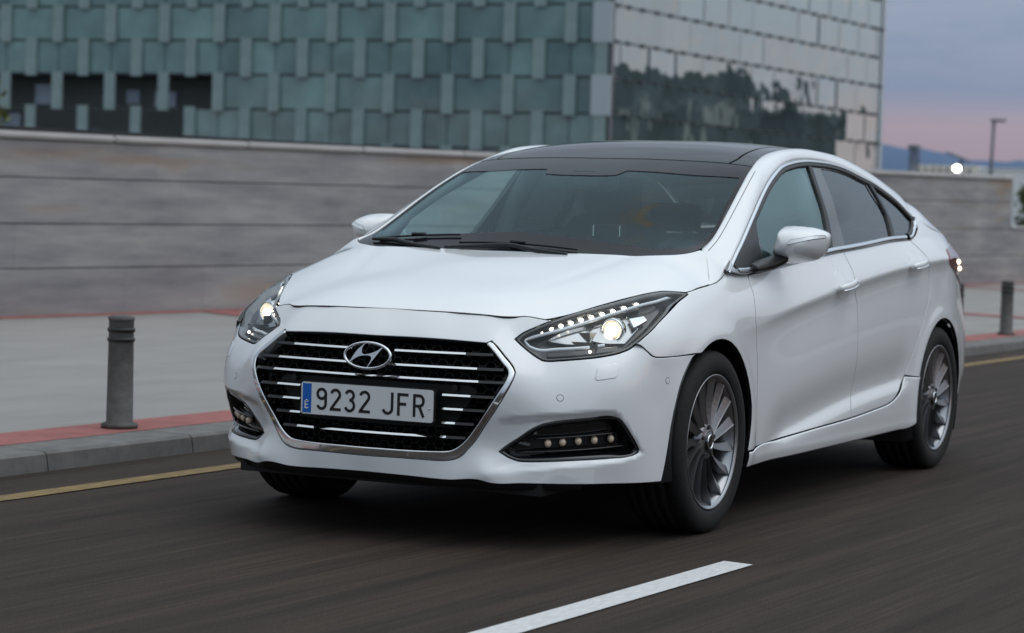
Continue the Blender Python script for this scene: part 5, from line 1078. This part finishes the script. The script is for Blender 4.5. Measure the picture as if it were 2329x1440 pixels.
for k in range(2, len(JZ) - 1):
    z0, z1 = JZ[k], JZ[k + 1]; odd = k % 2; off = .20 if odd else 1.10
    if z1 < 1.5: continue
    fbox('joint_rail', dL, nL, 0.05, 26.4, z1 - .022, z1 + .022, -.28, -.06, STEEL)
    t = off - 1.82
    while t < 26:
        t0, t1 = max(t, .06), t + 1.82; t += 1.82
        if t1 < .12: continue
        if not (t0 > OPEN_T - .9 and z1 < OPEN_Z + .1):
            for a_, b_ in ([(t0, t1)] if not odd or t1 - t0 < 1.5 else [(t0, t0 + .92), (t0 + .92, t1)]): fbox('pane', dL, nL, a_ + .015, b_ - .015, z0 + .035, z1 - .035, -.10, -.06, PANEF, float(rng.normal(0, .006)))
        if odd is not None and t1 < 26.5: fbox('glass_fin', dL, nL, t1 - .17, t1 + .18, z0 - .06, z1 + .06, -.02, .05, FIN, float(rng.normal(0, .03)))
# corner fins
for k in range(2, len(JZ) - 1):
    if k % 2 == 0: fbox('corner_fin', dL, nL, -.10, .46, JZ[k] - .05, JZ[k + 1] + .06, .02, .07, FINW)
for k in range(2, len(JZ) - 1):
    z0, z1 = JZ[k], JZ[k + 1]; off = .76 if k % 2 else 1.66
    if z1 < 1.5: continue
    fbox('joint_rail', dR, nR, .1, LR_, z1 - .018, z1 + .018, -.25, -.02, STEEL)
    t = off - 1.83; 
    while t < LR_:
        t0, t1 = max(t, .05), min(t + 1.83, LR_); t += 1.83
        if t1 - t0 < .2: continue
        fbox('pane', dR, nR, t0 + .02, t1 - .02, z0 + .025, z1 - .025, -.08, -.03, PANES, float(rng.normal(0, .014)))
        for tt in (t0 + .45, t1 - .45): fbox('joint_clip', dR, nR, tt - .07, tt + .07, z1 - .05, z1 + .05, -.05, .03, STEEL)
fbox('corner_post', dL, nL, -.06, .055, 0, TOP, -.3, -.05, pbr('corner_glass', (.06, .085, .09), .2, spec=.7))
fbox('end_fin', dR, nR, LR_ + .01, LR_ + .30, 0, TOP, -.3, .02, FINW)
# dark open bay at the left with pale blue window panels
LOUV = pbr('louvre', (.26, .29, .28), .6)
for z in np.arange(1.6, OPEN_Z - .1, .12): fbox('louvre_blade', dL, nL, OPEN_T + .1, 26.5, z, z + .03, -.9, -.82, LOUV)
BLW = pbr('bay_window', (.34, .42, .52), .2, spec=.7)
for t, z0, w, h in ((20.2, 3.95, .75, .62), (18.45, 3.95, .55, .60), (15.3, 4.0, .42, .40), (14.2, 3.9, .70, .45), (19.7, 2.95, .9, .70), (16.6, 2.8, .3, .4)): fbox('bay_window', dL, nL, t - w / 2, t + w / 2, z0, z0 + h, -.80, -.72, BLW)
# ---- buildings on the other side of the street (they show in the glass)
OB = empty('office_block', (14, 96, 0), label='long low office block with pale columns across the street', cat='building')
DK = noisy(pbr('block_wall', (.045, .052, .05), .7), .4, .3); PC = pbr('pale_column', (.42, .39, .34), .8)
boxobj('wall', (-20, 60, 0, 12, 0, 6.2), DK, OB); boxobj('roof', (-20.3, 60.3, -.4, 12.3, 6.2, 6.5), pbr('block_roof', (.12, .13, .13), .8), OB)
boxobj('wall', (-17, -3, 1, 11, 6.502, 8.2), DK, OB)
for i in range(14): boxobj('column', (-19 + i * 5.7, -18.2 + i * 5.7, -.5, -.02, 0, 6.19), PC, OB)
# ---- far right: white hall, tower, lamps, hills
HALL = empty('white_hall', (-41, 152, 0), label='long pale industrial hall far behind the end of the stone wall', cat='building')
CR = noisy(pbr('cream_cladding', (.80, .75, .66), .8), .5, .12); WH = noisy(pbr('hall_white', (.86, .87, .88), .7), .3, .08); SH = pbr('hall_groove', (.30, .29, .28), .8)
HZ = math.radians(-6)
boxobj('wall', (-4.7, -.1, 0, 14, 0, 5.05), CR, HALL)
for i in range(9): boxobj('pilaster', (-4.65 + i * .52, -4.40 + i * .52, -.16, -.01, 0, 5.12), CR, HALL)
for i in range(8): boxobj('wall_recess', (-4.33 + i * .52, -4.20 + i * .52, -.06, -.012, 4.2, 4.85), SH, HALL)
boxobj('wall', (-.09, 34, .5, 14, 0, 4.88), WH, HALL)
boxobj('parapet', (-.09, 34, .42, .9, 4.882, 4.98), WH, HALL)
boxobj('terrace_wall', (-1.5, 1.5, -6, -5.7, 0, 4.1), WH, HALL)
TW = empty('lattice_tower', (-44.2, 147.5, 0), label='small dark lattice tower rising over the pale hall', cat='tower'); TWM = pbr('tower_steel_hazed', (.16, .175, .21), .7)  # steel colour lightened and blued to imitate haze
V = []; 
pr = []
for sx in (-1, 1):
    for sy in (-1, 1): pr.append(tube([(sx * .42, sy * .42, 0), (sx * .22, sy * .22, 6.0)], .05, 5))
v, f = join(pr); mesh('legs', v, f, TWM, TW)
pr = []
for k in range(7):
    z0, z1 = k * .88, (k + 1) * .88; a, b = .42 - .20 * z0 / 6.0, .42 - .20 * z1 / 6.0
    for s_ in (-1, 1): pr += [tube([(-a, s_ * a, z0), (b, s_ * b, z1)], .035, 4), tube([(a, s_ * a, z0), (-b, s_ * b, z1)], .035, 4), tube([(-b, s_ * b, z1), (b, s_ * b, z1)], .035, 4)]
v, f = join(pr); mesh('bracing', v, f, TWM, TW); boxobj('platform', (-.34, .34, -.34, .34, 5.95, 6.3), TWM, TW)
LPM = pbr('lamp_post_steel', (.13, .14, .155), .6, metal=.4)
LP = empty('street_lamp', (-36.9, 139.9, 0), label='tall slim street lamp post standing right of the pale hall', cat='street lamp'); LP.rotation_euler = (0, math.radians(1.5), 0)
v, f = tube([(0, 0, 0), (0, 0, 3), (0, 0, 7.6)], [.16, .13, .10], 10); mesh('post', v, f, LPM, LP, True); boxobj('lamp_head', (-.2, .75, -.14, .14, 7.6, 7.76), LPM, LP, .03)
FL = empty('flood_lamp', (-27.2, 99.8, 0), label='short post with a slanted head above the glowing flood light', cat='flood light'); FL.rotation_euler = (0, math.radians(1.2), 0)
v, f = tube([(0, 0, 0), (0, 0, 4.1)], [.07, .06], 8); mesh('post', v, f, LPM, FL, True); o = boxobj('solar_panel', (-.55, .55, -.3, .3, -.03, .03), LPM, FL); o.location = (-.15, 0, 4.2); o.rotation_euler = (0, math.radians(20), 0)
bm = bmesh.new(); bmesh.ops.create_uvsphere(bm, u_segments=12, v_segments=8, radius=.135, matrix=Matrix.Diagonal((1.25, .8, 1, 1))); frombm('lamp', bm, pbr('flood_lit', (1, 1, 1), .4, emit=(1, .95, .85), estr=25), FL, True, (-.15, -.15, 3.66))
# hills
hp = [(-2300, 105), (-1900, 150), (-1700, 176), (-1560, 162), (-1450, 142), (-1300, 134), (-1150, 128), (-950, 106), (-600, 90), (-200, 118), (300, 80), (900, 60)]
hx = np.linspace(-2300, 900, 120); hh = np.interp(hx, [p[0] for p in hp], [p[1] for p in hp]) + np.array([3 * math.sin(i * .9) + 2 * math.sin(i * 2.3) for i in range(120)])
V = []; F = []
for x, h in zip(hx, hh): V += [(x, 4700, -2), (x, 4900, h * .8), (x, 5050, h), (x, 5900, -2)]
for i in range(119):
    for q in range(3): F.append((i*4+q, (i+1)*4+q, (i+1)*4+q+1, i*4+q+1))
tag(mesh('hills', V, F, pbr('hill_haze_blue', (.125, .175, .27), 1.0, spec=0), None, True), kind='structure')  # distance haze is put into the hills' blue-grey colour
# ---- plants
def crown(name, c, R, n, size, mat, parent, flat=1.0):
    V = []; F = []
    cl = rng.normal(0, 1, (14, 3)); cl /= np.linalg.norm(cl, axis=1)[:, None]; cl *= rng.uniform(.35, .95, (14, 1))
    for i in range(n):
        k = cl[rng.integers(14)] + rng.normal(0, .22, 3); p = np.array(c) + k * np.array(R); a = rng.normal(0, 1, 3); a /= np.linalg.norm(a); b = np.cross(a, rng.normal(0, 1, 3)); b /= np.linalg.norm(b) + 1e-9; s = size * rng.uniform(.6, 1.4)
        o = len(V); V += [p - a * s, p + b * s * .45, p + a * s, p - b * s * .45]; F.append((o, o + 1, o + 2, o + 3))
    return mesh(name, V, F, mat, parent)
LEAF = noisy(pbr('leaf_green', (.075, .095, .025), .6), 2, .5); LEAFY = noisy(pbr('leaf_yellow', (.12, .13, .015), .6), 2, .4); BARK = pbr('bark', (.06, .05, .04), .9)
BU = empty('shrub', (-8.54, 41.8, 0), label='green shrub growing behind the low end of the stone wall', cat='shrub')
crown('crown', (0, 0, 1.42), (.70, .6, .50), 4200, .075, LEAF, BU)
pr = [tube([(rng.normal(0, .1), rng.normal(0, .1), 0), (rng.normal(0, .5), rng.normal(0, .4), 1.3)], [.05, .02], 6) for _ in range(6)]; v, f = join(pr); mesh('stems', v, f, BARK, BU)
TR = empty('tree', (-25.9, 27.4, 0), label='small yellow green tree at the left edge before the dark bay', cat='tree')
crown('crown', (0, 0, 2.55), (.95, .95, 1.35), 2200, .09, LEAFY, TR)
v, f = tube([(0, 0, 0), (.05, 0, 1.2), (0, .05, 2.6)], [.08, .06, .03], 8); mesh('trunk', v, f, BARK, TR, True)

# the tree belt on the near side of the street, behind and beside the camera (it shows in the paint and the glass)
V = []; F = []
for i in range(30000):
    if i % 2: px_, py_ = 62 + rng.normal(0, 2.0), rng.uniform(-90, 90)
    else: px_, py_ = rng.uniform(-90, 64), -88 + rng.normal(0, 2.0)
    top = 4.2 + 1.6 * math.sin(px_ * .31 + py_ * .23) + .9 * math.sin(px_ * .83 - py_ * .71)
    p = np.array((px_, py_, top * rng.uniform(0, 1) ** .7)); a = rng.normal(0, 1, 3); a /= np.linalg.norm(a); b = np.cross(a, rng.normal(0, 1, 3)); b /= np.linalg.norm(b) + 1e-9; s = rng.uniform(.16, .38)
    o = len(V); V += [p - a * s, p + b * s * .6, p + a * s, p - b * s * .6]; F.append((o, o + 1, o + 2, o + 3))
tag(mesh('woodland', V, F, pbr('woodland_leaf', (.035, .045, .022), .7), None), label='belt of dark trees along the near side of the street', kind='stuff')
